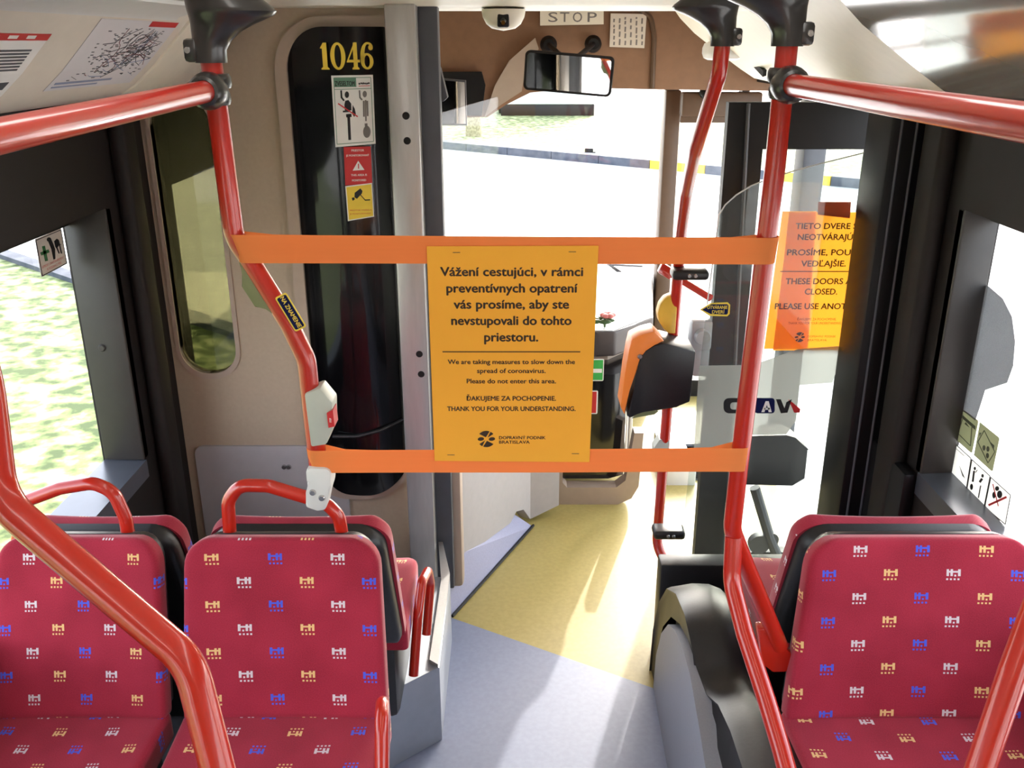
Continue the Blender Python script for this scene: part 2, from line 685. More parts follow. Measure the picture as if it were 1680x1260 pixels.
def text(mb, fr, s, cx, y, cap, width=None, bold=0.0, h=0.0016, align='C', rot=0.0):
    """lettering lying on the frame; cap = capital height, width = fitted line width"""
    c = bpy.data.curves.new('lettering', 'FONT')
    c.body = s
    c.size = 1.0
    c.resolution_u = 3
    o = bpy.data.objects.new('lettering', c)
    COL.objects.link(o)
    dg = bpy.context.evaluated_depsgraph_get()
    me = bpy.data.meshes.new_from_object(o.evaluated_get(dg))
    xs = [v.co.x for v in me.vertices]
    if xs:
        x0, x1 = min(xs), max(xs)
        ky = cap / 0.70
        kx = (width / (x1 - x0)) if width else ky
        mid = {'C': (x0 + x1) / 2, 'L': x0}[align]
        offs = [(0, 0)] if not bold else [(0, 0), (bold, 0), (-bold, 0), (0, bold * 0.7), (0, -bold * 0.7)]
        for n_, (ox, oy) in enumerate(offs):
            vs = []
            for v in me.vertices:
                a, b = (v.co.x - mid) * kx + ox * ky, v.co.y * ky + oy * ky
                if rot:
                    a, b = a * math.cos(rot) - b * math.sin(rot), a * math.sin(rot) + b * math.cos(rot)
                vs.append(mb.bm.verts.new(fr.p(cx + a, y + b, h + n_ * 0.00003)))
            for p in me.polygons:
                try:
                    f = mb.bm.faces.new([vs[i] for i in p.vertices])
                    f.material_index = mb.mi
                except ValueError:
                    pass
    bpy.data.objects.remove(o)
    bpy.data.curves.remove(c)
    bpy.data.meshes.remove(me)


def company_mark(mb, fr, cx, cy, r, h=0.0016):
    """round emblem: disc cut by a lying figure-eight"""
    def sector(a0, a1, ri=0.1):
        pts = [(cx + r * ri * math.cos((a0 + a1) / 2), cy + r * ri * math.sin((a0 + a1) / 2))]
        for i in range(9):
            a = a0 + (a1 - a0) * i / 8
            pts.append((cx + r * math.cos(a), cy + r * math.sin(a)))
        flat(mb, fr, pts, h)
    D = math.radians
    for a0, a1 in ((38, 62), (68, 142), (218, 242), (248, 322)):
        sector(D(a0), D(a1), 0.22)
    flat(mb, fr, ell(cx - r * 0.62, cy, r * 0.36, r * 0.22, 18, 0.15), h)
    flat(mb, fr, ell(cx + r * 0.62, cy, r * 0.36, r * 0.22, 18, 0.15), h)

# ================================================================== the setting
GZ = -0.35
mb = MB()
mb.face([(-120, -60, GZ), (120, -60, GZ), (120, 160, GZ), (-120, 160, GZ)])
struct('ground', mb, ASPH)


def ground_pt(px, py):
    return at_z(px, py, GZ)


# lawn beside the bus, ending at a slanting kerb; a second lawn across the road
ga, gb = V((-5.8, 10.0, GZ)), V((-2.2, 6.95, GZ))
mb = MB()
mb.prism([(-1.75, -8, GZ), (-1.75, 6.6, GZ), gb, ga, (-14, 17, GZ), (-14, -8, GZ)], (0, 0, 0.05))
struct('lawn', mb, GRASS)
mb = MB()
d_ = (gb - ga).normalized()
n_ = V((-d_.y, d_.x, 0))
q0 = ga - d_ * 9
mb.prism([q0, gb, gb + n_ * 0.16, q0 + n_ * 0.16], (0, 0, 0.1))
struct('kerb', mb, KERB)
k0, k1 = V((-1.9, 22.0, GZ)), V((5.5, 16.0, GZ))
kd = (k1 - k0).normalized()
kn = V((-kd.y, kd.x, 0))
if kn.y < 0:
    kn = -kn
mb = MB()
a, b = k0 - kd * 25, k1 + kd * 25
mb.prism([a, b, b + kn * 9, a + kn * 9], (0, 0, 0.1))
struct('lawn', mb, GRASS)
mb = MB()
L = (b - a).length
nst = 50
for i in range(nst):
    p, q = a + kd * (L * i / nst), a + kd * (L * (i + 0.985) / nst)
    mb.mi = 1 if i in (26, 28, 31) else 0
    mb.prism([p - kn * 0.35, q - kn * 0.35, q, p], (0, 0, 0.16))
struct('kerb', mb, [KERB, KERBY])

# tree trunk, post and parked coach across the road
tb = ground_pt(777, 230)
tb.z = GZ + 0.1
t = thing('tree', 'young pale tree standing on the grass across the road', 'tree', tb)
mb = MB()
mb.tube([tb, tb + V((0.03, 0, 1.3)), tb + V((-0.05, 0, 3.0))], [0.2, 0.17, 0.15, 0.12], 0, 12)
put('trunk', mb, BARK, t)
mb = MB()
for k in range(160):
    c = tb + V((random.gauss(0, 0.7), random.gauss(0, 0.7), 4.2 + random.gauss(0, 0.7)))
    u = V((random.uniform(-1, 1), random.uniform(-1, 1), random.uniform(-1, 1))).normalized()
    w = u.orthogonal().normalized()
    mb.face([c - u * 0.16, c + w * 0.09, c + u * 0.16, c - w * 0.09])
put('crown', mb, GRASS, t)
pb = ground_pt(978, 262)
pb.z = GZ
t = thing('sign_post', 'thin white post with a small black box at its foot by the kerb', 'post', pb)
mb = MB()
mb.tube([pb, pb + V((0, 0, 2.4))], 0.03, 0, 10)
put('pole', mb, WHT, t)
mb = MB()
mb.box(pb.x - 0.24, pb.x - 0.07, pb.y - 0.08, pb.y + 0.08, pb.z + 0.06, pb.z + 0.24, 0.02)
mb.box(pb.x - 0.1, pb.x, pb.y - 0.02, pb.y + 0.02, pb.z + 0.12, pb.z + 0.16)
put('box', mb, BLK, t, 'black box at the foot')

cb = V((0.8, 30.0, GZ + 0.1))
t = thing('parked_coach', 'white coach parked end-on beyond the grass, seen through the windscreen', 'coach', cb)
mb = MB()
mb.box(-0.85, 2.4, 30.0, 40.0, GZ + 0.42, GZ + 3.2, 0.12)
put('coachwork', mb, BUSW, t)
mb = MB()  # dark block added for the shade beneath the coach
mb.box(-0.6, 2.35, 30.06, 39.6, GZ + 0.06, GZ + 0.44, 0.02)
put('under_shade', mb, BLK, t, 'black block for the shade under the coach')
mb = MB()
mb.box(-0.6, 2.15, 29.97, 30.03, GZ + 1.5, GZ + 2.7, 0.05)
put('end_window', mb, BLACKG, t)
for x in (-0.55, 2.1):
    mb = MB()
    mb.lathe([(0.0, -0.14), (0.45, -0.14), (0.48, -0.1), (0.48, 0.1), (0.45, 0.14), (0.0, 0.14)], (x, 31.2, GZ + 0.54), (1, 0, 0), 24)
    put('wheel', mb, BLACKP, t)
mb = MB()
mb.box(-0.80, -0.62, 29.96, 30.02, GZ + 0.46, GZ + 0.62, 0.02)
put('lamp', mb, YEL, t, 'yellow lamp')

# floor
XL, XR = -1.25, 1.2
fl = [at_z(745, 1015, 0), at_z(1075, 1130, 0)]
fd = fl[1] - fl[0]


def fy(x):
    return fl[0].y + fd.y / fd.x * (x - fl[0].x)


mb = MB()
mb.face([(XL, -3, 0), (XR, -3, 0), (XR, fy(XR), 0), (XL, fy(XL), 0)])
mb.mi = 1
mb.face([(XL, fy(XL), 0), (XR, fy(XR), 0), (XR, 5.1, 0), (XL, 5.1, 0)])
mb.mi = 0
mb.prism([(XL, -3, -0.12), (XR, -3, -0.12), (XR, 5.1, -0.12), (XL, 5.1, -0.12)], (0, 0, 0.1))
struct('floor', mb, [BLUEF, YELF])

# side walls: outline in (Y, z) with window openings, pushed along X
WL_IN, WR_IN = -1.142, 1.133


def wall(name, x0, x1, outer, holes, m):
    mb = MB()
    mb.prism([[V((x0, y, z)) for y, z in L] for L in [outer] + holes], (x1 - x0, 0, 0))
    return struct(name, mb, m)


def rc(y0, y1, z0, z1):
    return [(y0, z0), (y1, z0), (y1, z1), (y0, z1)]


wall('wall_left', WL_IN, -1.27, rc(-3, 5.1, -0.3, 2.3),
     [rc(0.75, 2.53, 0.70, 1.519), rc(-1.0, 0.6, 0.70, 1.519), rc(-2.8, -1.15, 0.70, 1.519), rc(3.02, 4.75, 0.62, 1.515)], DARK)
wall('wall_right', WR_IN, 1.23, rc(-3, 2.80, -0.3, 2.3),
     [rc(0.7, 2.34, 0.74, 1.548), rc(-1.0, 0.55, 0.74, 1.548), rc(-2.8, -1.15, 0.74, 1.548)], DARK)
# header over the door and front corner on the right
mb = MB()
mb.box(1.133, 1.23, 2.80, 4.9, 1.77, 2.3)
struct('wall_right', mb, BLK)

# jamb linings, sills
mb = MB()
mb.box(-1.262, -1.142, 2.522, 2.56, 0.758, 1.519, 0.004)
for p in ((1.06, 0.02),):
    q = at_y(167, 571, 2.52)
    mb.lathe([(0.0, 0.004), (0.008, 0.004), (0.011, 0)], q, (0, -1, 0), 14)
struct('trim_1', mb, DARK2)
mb = MB()
mb.prism([(-1.262, 0.75, 0.70), (-1.262, 0.75, 0.760), (-1.138, 0.75, 0.756), (-1.138, 0.75, 0.70)], (0, 1.78, 0))
struct('trim_2', mb, SILL)
mb = MB()
mb.box(1.133, 1.222, 2.33, 2.37, 0.80, 1.548, 0.004)
struct('trim_3', mb, DARK2)
mb = MB()
mb.prism([(1.222, 0.7, 0.74), (1.222, 0.7, 0.81), (1.128, 0.7, 0.806), (1.128, 0.7, 0.74)], (0, 1.64, 0))
struct('trim_4', mb, SILL)
# dark upper borders of the panes
mb = MB()
mb.box(-1.256, -1.248, 0.75, 2.53, 1.474, 1.53)
struct('trim_18', mb, BLK)
mb = MB()
mb.box(1.2, 1.218, 0.7, 2.34, 1.522, 1.56)
struct('trim_19', mb, BLK)
# black liner added to deepen the dark wall round the driver's side window
mb = MB()
mb.prism([[V((-1.142, y, z)) for y, z in L] for L in (rc(2.9, 4.95, 0.3, 2.1), rc(3.02, 4.75, 0.62, 1.512))], (0.006, 0, 0))
mb.box(-1.256, -1.248, 3.02, 4.75, 1.478, 1.53)
struct('trim_20', mb, BLK)
# vertical ridges of the wall posts
mb = MB()
mb.box(-1.142, -1.095, 2.60, 2.70, 0.02, 1.85, 0.02, 3)
mb.box(-1.142, -1.12, 2.735, 2.755, 0.02, 1.85, 0.006)
struct('trim_5', mb, DARK)
mb = MB()
mb.box(1.085, 1.133, 2.42, 2.55, 0.02, 1.80, 0.02, 3)
struct('trim_6', mb, DARK)
# lower bulges of the right wall
mb = MB()
mb.box(1.09, 1.133, 2.34, 2.6, 0.0, 0.80, 0.015)
struct('trim_7', mb, BLK)

# window panes
n_win = [0]


def pane(x0, y0, y1, z0, z1, m, thick=0.006):
    n_win[0] += 1
    mb = MB()
    mb.box(x0, x0 + thick, y0, y1, z0, z1)
    return struct('window_%d' % n_win[0], mb, m)


wl = pane(-1.262, 0.75, 2.53, 0.70, 1.476, GLS)
pane(-1.262, -1.0, 0.6, 0.70, 1.476, GLS)
pane(-1.262, -2.8, -1.15, 0.70, 1.476, GLS)
pane(-1.262, 3.02, 4.75, 0.62, 1.484, GLS)
wr = pane(1.222, 0.7, 2.34, 0.74, 1.522, GLS)
pane(1.222, -1.0, 0.55, 0.74, 1.522, GLS)
pane(1.222, -2.8, -1.15, 0.74, 1.522, GLS)
# grey speckled patch on the right window
mb = MB()
pts = [(1608, 465), (1622, 470), (1645, 490), (1660, 520), (1665, 560), (1662, 600), (1652, 628), (1616, 640), (1606, 672), (1600, 690), (1572, 668), (1583, 560)]
mb.prism([at_x(x, y, 1.2195) for x, y in pts], (0.0008, 0, 0))
put('speckled_patch', mb, SPECKS, wr, 'grey speckled patch on the glass')

# ceiling, coves, roof
mb = MB()
prof = [(-3.0, 2.26), (2.2, 2.26), (2.75, 2.045), (2.95, 2.035), (3.0, 2.06), (3.0, 2.32), (-3.0, 2.32)]
mb.prism([V((-1.25, y, z)) for y, z in prof], (2.45, 0, 0))
struct('ceiling', mb, CREAM)
mb = MB()
mb.box(-1.25, 1.2, 3.0, 5.1, 2.16, 2.32)
struct('ceiling', mb, BROWN)
mb = MB()
mb.box(-1.25, 1.23, -3.05, -3.0, -0.3, 2.3)
struct('wall_back', mb, BEIGE)

cove = [(-1.15, 1.80), (-0.985, 1.832), (-0.955, 1.850), (-0.90, 1.897), (-0.80, 2.0), (-0.79, 2.012), (-0.72, 2.03), (-0.66, 2.075), (-0.58, 2.2), (-0.55, 2.27), (-1.15, 2.27)]
mb = MB()
mb.prism([V((x, -3, z)) for x, z in cove], (0, 5.80, 0))
mb.mi = 1
mb.prism([V((x, -3, z)) for x, z in [(-0.806, 1.994), (-0.796, 2.003), (-0.718, 2.022), (-0.716, 2.03), (-0.80, 2.012)]], (0, 5.3, 0))
struct('trim_8', mb, [BEIGEM, GREYW])
cover = [(1.14, 1.80), (0.985, 1.832), (0.955, 1.850), (0.88, 1.90), (0.76, 1.985), (0.70, 2.04), (0.62, 2.14), (0.58, 2.27), (1.14, 2.27)]
mb = MB()
mb.prism([V((x, -3, z)) for x, z in cover], (0, 5.18, 0))
struct('trim_9', mb, SMOKE)
# cream cover over the door with a rounded nose
mb = MB()
rings = []
for y, f in ((2.18, 1.0), (3.2, 1.0), (3.7, 1.08), (4.0, 1.11), (4.15, 1.06), (4.27, 0.95), (4.36, 0.75), (4.41, 0.45)):
    ring = []
    for x, z in cover:
        ring.append(mb.bm.verts.new((1.1 + (x - 1.1) * f, y, 2.1 + (z + 0.004 - 2.1) * f)))
    rings.append(ring)
mb.skin(rings, True)
mb.bm.faces.new(rings[-1])
mb.bm.faces.new(rings[0])
cv = struct('trim_10', mb, CREAM)
mb = MB()
q = [at_d(1236, 100, 3.55), at_d(1241, 99, 3.55), at_d(1258, 115, 3.4), at_d(1252, 117, 3.4)]
mb.prism(q, (0.0, 0.0, -0.02))
put('latch', mb, BLK, cv, 'black slot in the cream cover')
mb = MB()
c1 = V((0.80, 3.85, 1.915))
mb.obox(c1, V((1, 0.1, 0)).normalized(), V((-0.1, 1, 0)).normalized(), V((0, 0, 1)), 0.062, 0.09, 0.035, 0.025)
put('lamp_lens', mb, GREYW, cv)

# plain cream end of the left cove
mb = MB()
ends = [(-0.988, 1.828), (-0.951, 1.846), (-0.895, 1.894), (-0.795, 1.997), (-0.785, 2.009), (-0.714, 2.028), (-0.66, 2.08), (-1.1, 2.08)]
mb.prism([V((x, 2.38, z)) for x, z in ends], (0, 0.42, 0))
struct('trim_21', mb, CREAM)

# cab partition behind the driver: beige wall with a rounded window and the dark curved glazing
YC = 2.85
PT = YC


def on_cab(px, py):
    p = at_y(px, py, YC)
    return (p.x, p.z)


w_out = [(-1.145, 0.0), (-0.36, 0.0), (-0.36, 2.12), (-1.145, 2.12)]
wx0, wz0 = on_cab(304, 612)
wx1, wz1 = on_cab(386, 560)
win = rrect(wx0 - 0.005, wx1, wz0, 1.80, 0.085, 8)
gx0 = on_cab(480, 200)[0]
gx1 = on_cab(652, 300)[0]
gz0 = on_cab(590, 800)[1]
gz1 = on_cab(560, 44)[1]
gw = rrect(gx0, gx1, gz0, gz1, 0.05, 8)
# larger radius at the upper left and lower corners of the dark glazing
def rr4(x0, x1, y0, y1, rbr, rtr, rtl, rbl, k=10):
    out = []
    for cx, cy, a0, r in ((x1 - rbr, y0 + rbr, -PI / 2, rbr), (x1 - rtr, y1 - rtr, 0, rtr), (x0 + rtl, y1 - rtl, PI / 2, rtl), (x0 + rbl, y0 + rbl, PI, rbl)):
        for i in range(k + 1):
            a = a0 + PI / 2 * i / k
            out.append((cx + r * math.cos(a), cy + r * math.sin(a)))
    return out


gw = rr4(gx0, gx1, gz0, gz1, 0.14, 0.02, 0.12, 0.10)
mb = MB()
mb.prism([[V((x, YC, z)) for x, z in L] for L in (w_out, win, gw)], (0, 0.03, 0))
cab = struct('wall_cab', mb, BEIGE)
mb = MB()
win2 = rrect(wx0 - 0.018, wx1 + 0.014, wz0 - 0.02, 1.82, 0.1, 8)
mb.prism([[V((x, YC - 0.006, z)) for x, z in L] for L in (win2, win)], (0, 0.04, 0))
put('window_rim', mb, RIM, cab)
mb = MB()
mb.prism([V((x, YC + 0.015, z)) for x, z in win], (0, 0.004, 0))
struct('window_8', mb, TINT)
mb = MB()
gw2 = rr4(gx0 - 0.035, gx1 + 0.01, gz0 - 0.035, gz1 + 0.03, 0.17, 0.03, 0.15, 0.13)
mb.prism([[V((x, YC - 0.02, z)) for x, z in L] for L in (gw2, gw)], (0, 0.05, 0))
put('glazing_rim', mb, RIM, cab)

# dark curved glazing: bulges towards the saloon
def gbulge(x):
    u = (x - (gx0 + gx1) / 2) / ((gx1 - gx0) / 2)
    return YC - 0.005 - 0.055 * (1 - u * u)


mb = MB()
NC = 28
cols = []
for i in range(NC + 1):
    u = i / NC
    x = gx0 + (gx1 - gx0) * (0.5 - 0.5 * math.cos(PI * u))
    # z extents from the rounded outline
    def ext(x):
        zt, zb = gz1, gz0
        if x < gx0 + 0.12:
            dx = gx0 + 0.12 - x
            zt = gz1 - 0.12 + math.sqrt(max(0, 0.12 ** 2 - dx * dx))
        if x < gx0 + 0.10:
            dx = gx0 + 0.10 - x
            zb = gz0 + 0.10 - math.sqrt(max(0, 0.10 ** 2 - dx * dx))
        if x > gx1 - 0.14:
            dx = x - gx1 + 0.14
            zb = gz0 + 0.14 - math.sqrt(max(0, 0.14 ** 2 - dx * dx))
        return zb, zt
    zb, zt = ext(x)
    cols.append([mb.bm.verts.new((x, gbulge(x), zb + (zt - zb) * k / 12)) for k in range(13)])
mb.skin(cols, False)
geo = bmesh.ops.solidify(mb.bm, geom=mb.bm.faces[:], thickness=0.006)
gl = put('curved_glazing', mb, BLACKG, None, 'tall black curved glass panel in the beige cab wall bearing the yellow fleet number', 'glass panel', sharp=50)
mb = MB()
s0 = [at_y(546, 716, YC - 0.06), at_y(585, 716, YC - 0.064), at_y(625, 706, YC - 0.06), at_y(662, 688, YC - 0.02)]
mb.tube(s0, 0.006, 0.05, 10)
put('cable', mb, BLACKP, gl)


def gfr(px, py, w_dir=None):
    """frame tangent to the curved glazing at a pixel"""
    y = YC - 0.05
    for _ in range(6):
        p = at_y(px, py, y)
        y = gbulge(p.x)
    sl_ = (gbulge(p.x + 0.01) - gbulge(p.x - 0.01)) / 0.02
    return Fr(V((p.x, y - 0.003, p.z)), V((1, sl_, 0)), V((0, 0, 1)))


# fleet number 1046, slab serif numerals
def digits(mb, fr, x, z, hgt):
    """drawn on a 100-high grid"""
    k = hgt / 100.0

    def P(pts, dx):
        flat(mb, fr, [(x + (a + dx) * k, z + b * k) for a, b in pts], 0.0008)

    def ring(dx, cx, cy, rx, ry, tx, ty, a0=0, a1=360, n=30, tip=None):
        for i in range(n):
            b0, b1 = math.radians(a0 + (a1 - a0) * i / n), math.radians(a0 + (a1 - a0) * (i + 1) / n)
            q = []
            for b_, e in ((b0, 0), (b1, 0), (b1, 1), (b0, 1)):
                q.append((cx + (rx - e * tx) * math.cos(b_), cy + (ry - e * ty) * math.sin(b_)))
            P(q, dx)
    # 1
    P([(9, 8), (25, 8), (25, 98), (13, 98), (9, 84)], 0)
    P([(2, 78), (9, 76), (9, 84), (13, 98), (9, 90)], 0)
    P([(3, 0), (31, 0), (31, 4), (25, 10), (9, 10), (3, 4)], 0)
    # 0
    ring(36, 26, 49, 26, 50, 14.5, 9)
    # 4
    P([(24, 8), (38, 8), (38, 99), (27, 99), (24, 90)], 91)
    P([(0, 28), (24, 88), (27, 99), (24, 99), (24, 74), (8, 36)], 91)
    P([(0, 26), (46, 26), (46, 36), (3, 36)], 91)
    P([(19, 0), (43, 0), (43, 5), (38, 10), (24, 10), (19, 5)], 91)
    # 6
    ring(140, 22, 30, 22, 30, 12.5, 8)
    ring(140, 26, 50, 26, 50, 14, 8, 85, 190, 20)
    P([(0, 50), (14, 52), (13, 30), (0, 30)], 140)
    P([(a * 8 + 36, b * 10 + 80) for a, b in [(math.cos(t * PI / 8), math.sin(t * PI / 8)) for t in range(16)]], 140)
    ring(140, 26, 82, 18, 18, 9, 8, 0, 95, 12)


fr = gfr(572, 114)
mb = MB()
p0, p1 = at_y(527, 114, fr.o.y), at_y(613, 114, fr.o.y)
digits(mb, fr, p0.x - fr.o.x, 0.0, (p1.x - p0.x) / 184 * 100)
hz = at_y(572, 69, fr.o.y).z - fr.o.z
for v in mb.bm.verts:
    rel = (v.co - fr.o).dot(fr.v)
    v.co += fr.v * (rel * (hz / ((p1.x - p0.x) / 184 * 100) - 1))
nb = put('fleet_number', mb, NUM, None, 'yellow number 1046 at the top of the black curved glass', 'number')

# hatch in the cab wall
hx0, hz1 = on_cab(320, 730)
hx1 = on_cab(606, 735)[0]
mb = MB()
mb.prism([V((x, YC - 0.012, z)) for x, z in rr4(hx0, hx1 - 0.08, 0.3, hz1, 0.01, 0.02, 0.03, 0.01)], (0, 0.014, 0))
h = put('cab_hatch', mb, LILAC, None, 'grey hatch with a round lock low in the cab wall', 'hatch')
mb = MB()
for dx in (-0.008, 0.008):
    q = at_y(470, 766, YC - 0.013)
    mb.lathe([(0.0, 0.006), (0.007, 0.006), (0.009, 0)], q + V((dx, 0, 0)), (0, -1, 0), 14)
put('lock', mb, STEEL, h)

# bright post and dark post at the edge of the cab door
def vpost(name, pxl, pxr, Y, z0, z1, dep, m, bev=0.008, pyref=300):
    xa, xb = at_y(pxl, pyref, Y).x, at_y(pxr, pyref, Y).x
    mb = MB()
    mb.box(xa, xb, Y, Y + dep, z0, z1, bev)
    return mb


mb = vpost('post', 643, 692, 2.74, 0.12, 2.05, 0.08, SILVER)
sp_ = struct('trim_11', mb, SILVER)
mb = MB()
for px, py in ((666, 190), (668, 231), (688, 581), (691, 614)):
    q = at_y(px, py, 2.74)
    mb.lathe([(0.0, 0.002), (0.009, 0.002), (0.011, 0)], q, (0, -1, 0), 14)
put('screw_hole', mb, BLK, sp_, 'dark screw caps')
mb = vpost('post', 692, 726, 2.80, 0.12, 2.05, 0.06, GREYD, 0.006)
struct('trim_12', mb, GREYD)
mb = MB()
xa = at_y(724, 140, 2.86).x
mb.prism([at_y(px, py, 2.86) for px, py in ((712, 95), (722, 112), (734, 160), (728, 166), (712, 172))], (0, 0.05, 0))
put('bracket', mb, GREYD, sp_)

# cab door: diagonal, solid below and clear above
da, db = V((-0.262, 2.84, 0)), V((0.045, 3.49, 0))
dc = V((0.17, 3.56, 0))
dd = (db - da).normalized()
dn = V((dd.y, -dd.x, 0))
t = thing('cab_door', 'beige driver cab door with a bluish kick strip, set diagonally behind the orange notice', 'door', (da + db) / 2)
c0 = da + dd * 0.02
mb = MB()
L1 = (db - c0).length
pts = [(c0, 0.17), (c0 + dd * (L1 * 0.72), 0.10), (c0 + dd * (L1 * 0.80), 0.125), (c0 + dd * (L1 * 0.9), 0.10), (db, 0.02), (db, 0.57), (c0, 0.57)]
mb.prism([V((p_.x, p_.y, z)) for p_, z in pts], -dn * 0.05)
d2 = (dc - db).normalized()
mb.prism([V((db.x, db.y, 0.02)), V((dc.x, dc.y, 0.05)), V((dc.x, dc.y, 0.57)), V((db.x, db.y, 0.57))], V((-d2.y, d2.x, 0)) * 0.05)
put('door_panel', mb, LILAC, t)
mb = MB()
a1 = c0 + dd * (L1 * 0.97)
k0_ = c0 - dd * 0.05
mb.prism([V((c0.x - 0.005, c0.y, 0.21)), V((-0.035, 3.42, 0.085)) + dn * 0.012, V((a1.x, a1.y, 0.0)) + dn * 0.02, V((k0_.x, k0_.y, 0)) + dn * 0.03], -dn * 0.02)
put('kick_strip', mb, SKIRT, t)
mb = MB()
e0, e1 = k0_ + dn * 0.034, a1 + dn * 0.024
mb.tube([V((e0.x, e0.y, 0.006)), V((e1.x, e1.y, 0.006))], 0.006, 0, 8)
put('edge_seal', mb, BLK, t)
mb = MB()
mb.box(c0.x - 0.01, c0.x + 0.05, c0.y - 0.02, c0.y + 0.06, 0.1, 0.57, 0.015)
put('hinge_post', mb, RIM, t)
mb = MB()
gm = c0 + dd * 0.42
mb.prism([V((c0.x, c0.y, 0.57)), V((gm.x, gm.y, 0.57)), V((gm.x, gm.y, 1.775)), V((c0.x, c0.y, 1.744))], -dn * 0.006)
put('door_glass', mb, GLS, t)

# front end
FY = 5.0
mb = MB()
o = [(-1.2, -0.3), (1.2, -0.3), (1.2, 2.25), (-1.2, 2.25)]
ww = [(-1.16, 0.62), (0.80, 0.62), (0.80, 0.10), (1.16, 0.10), (1.16, 1.74), (-1.16, 1.74)]
mb.prism([[V((x, FY, z)) for x, z in L] for L in (o, ww)], (0, 0.08, 0))
struct('wall_front', mb, BLK)
mb = MB()
mb.prism([V((x, FY + 0.06, z)) for x, z in ww], (0, 0.006, 0))
struct('window_9', mb, GLS)
# brown pillar and beam at the right of the windscreen
mb = MB()
xa, xb = at_y(1083, 300, 4.9).x, at_y(1108, 300, 4.9).x
mb.box(xa, xb, 4.86, 4.98, 0.3, 1.72, 0.012)
pz0, pz1 = at_y(1150, 200, 4.8).z, at_y(1150, 150, 4.8).z
mb.box(xb - 0.02, 1.2, 4.72, 4.80, pz0 + 0.03, pz1, 0.012)
mb.box(xb - 0.02, 1.2, 4.74, 4.78, pz0, pz0 + 0.05, 0.004)
br = struct('trim_13', mb, BROWND)
mb = MB()
for px, py in ((1157, 132), (1157, 152)):
    mb.ball(at_y(px, py, 4.68), 0.03, (1, 1, 1), 12)
a_, b_ = at_y(1150, 158, 4.69), at_y(1164, 128, 4.69)
mb.box(a_.x, b_.x, 4.68, 4.72, a_.z, b_.z, 0.006)
put('hinge', mb, BLK, br)
# front right corner pillar seen through the door leaf
mb = MB()
xa, xb = at_y(1313, 300, 4.45).x, at_y(1352, 300, 4.45).x
mb.box(xa, xb, 4.45, 4.6, GZ + 0.1, 2.2, 0.02)
struct('trim_14', mb, GREYD)

# lining above the windscreen
LY = 4.6


def on_l(px, py, Y=LY):
    return at_y(px, py, Y)


mb = MB()
pts = [on_l(640, 60), on_l(640, 195), on_l(800, 192), on_l(830, 172), on_l(870, 152), on_l(960, 144), on_l(1080, 147), on_l(1110, 147), on_l(1330, 150)]
top = [V((pts[-1].x, LY, 2.2)), V((pts[0].x, LY, 2.2))]
mb.prism(pts + top, (0, 0.3, 0))
ln = struct('trim_15', mb, BROWN)
mb = MB()
pts = [on_l(795, 192, 4.58), on_l(812, 140, 4.58), on_l(835, 100, 4.56), on_l(878, 62, 4.56), on_l(884, 80, 4.56), on_l(862, 112, 4.56), on_l(856, 150, 4.57), on_l(822, 172, 4.58)]
mb.prism(pts, (0, 0.06, 0))
put('moulding', mb, RIM, ln)
mb = MB()
mb.prism([on_l(722, 190, 4.56), on_l(790, 190, 4.56), on_l(796, 140, 4.56), on_l(790, 118, 4.56), on_l(722, 118, 4.56)], (0, 0.06, 0))
put('sun_blind', mb, BLK, ln, 'black sun blind box')
mb = MB()
pts = [on_l(1048, 14, 4.59), on_l(1068, 28, 4.59), on_l(1073, 60, 4.59), on_l(1070, 145, 4.59)]
mb.tube(pts, 0.012, 0.06, 8)
put('seam', mb, BROWND, ln)

# dashboard and its pedestal
zt = 0.74
t = thing('dashboard', 'grey brown dashboard with a rounded end and black pedestal, right of the orange notice', 'dashboard', (0.1, 4.2, 0))
plan = [(-1.1, 4.0), (-0.3, 3.95), (0.05, 3.80)]
q = [at_z(px, py, zt) for px, py in ((940, 544), (979, 545), (1010, 545), (1040, 533), (1072, 520))]
plan += [(p.x, p.y) for p in q] + [(0.74, 4.98), (-1.1, 4.98)]
mb = MB()
mb.prism([V((x, y, zt - 0.115)) for x, y in plan], (0, 0, 0.115))
bmesh.ops.bevel(mb.bm, geom=mb.bm.edges[:], offset=0.012, segments=2, profile=0.5, affect='EDGES')
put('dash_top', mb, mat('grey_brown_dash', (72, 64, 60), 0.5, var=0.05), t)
mb = MB()  # pale sheet over the dark dash, bright light put into its colour
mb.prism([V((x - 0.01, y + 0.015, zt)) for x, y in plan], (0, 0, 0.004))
put('dash_glare', mb, GREYW, t, 'pale top surface with sunlight in its colour')
mb = MB()
mb.prism([V((x * 0.98 - 0.02, y + 0.03, zt - 0.15)) for x, y in plan], (0, 0, 0.04))
put('lip', mb, RIM, t)
mb = MB()
ped = [(0.12, 3.72), (0.40, 3.72), (0.47, 3.76), (0.50, 3.84), (0.50, 4.7), (0.12, 4.7)]
mb.prism([V((x, y, 0.1)) for x, y in ped], (0, 0, zt - 0.24))
put('pedestal', mb, BLACKG, t)
mb = MB()
for k, x in enumerate((0.44, 0.475, 0.50)):
    mb.tube([V((x, 3.76 + 0.04 * k, 0.1)), V((x, 3.76 + 0.04 * k, zt - 0.16))], 0.014, 0, 10)
put('pipe', mb, SILVER, t)
mb = MB()
f0 = [(0.155, 0.0), (0.44, 0.0), (0.50, 0.03), (0.53, 0.09), (0.54, 0.35), (0.50, 0.35), (0.47, 0.12), (0.43, 0.085), (0.21, 0.085), (0.19, 0.11), (0.19, 0.7), (0.155, 0.7)]
mb.prism([V((x, 3.66, z)) for x, z in f0], (0, 0.07, 0))
put('pedestal_frame', mb, RIM, t)
fr = Fr(at_y(983, 607, 3.715), V((1, 0, 0)), V((0, 0, 1)))
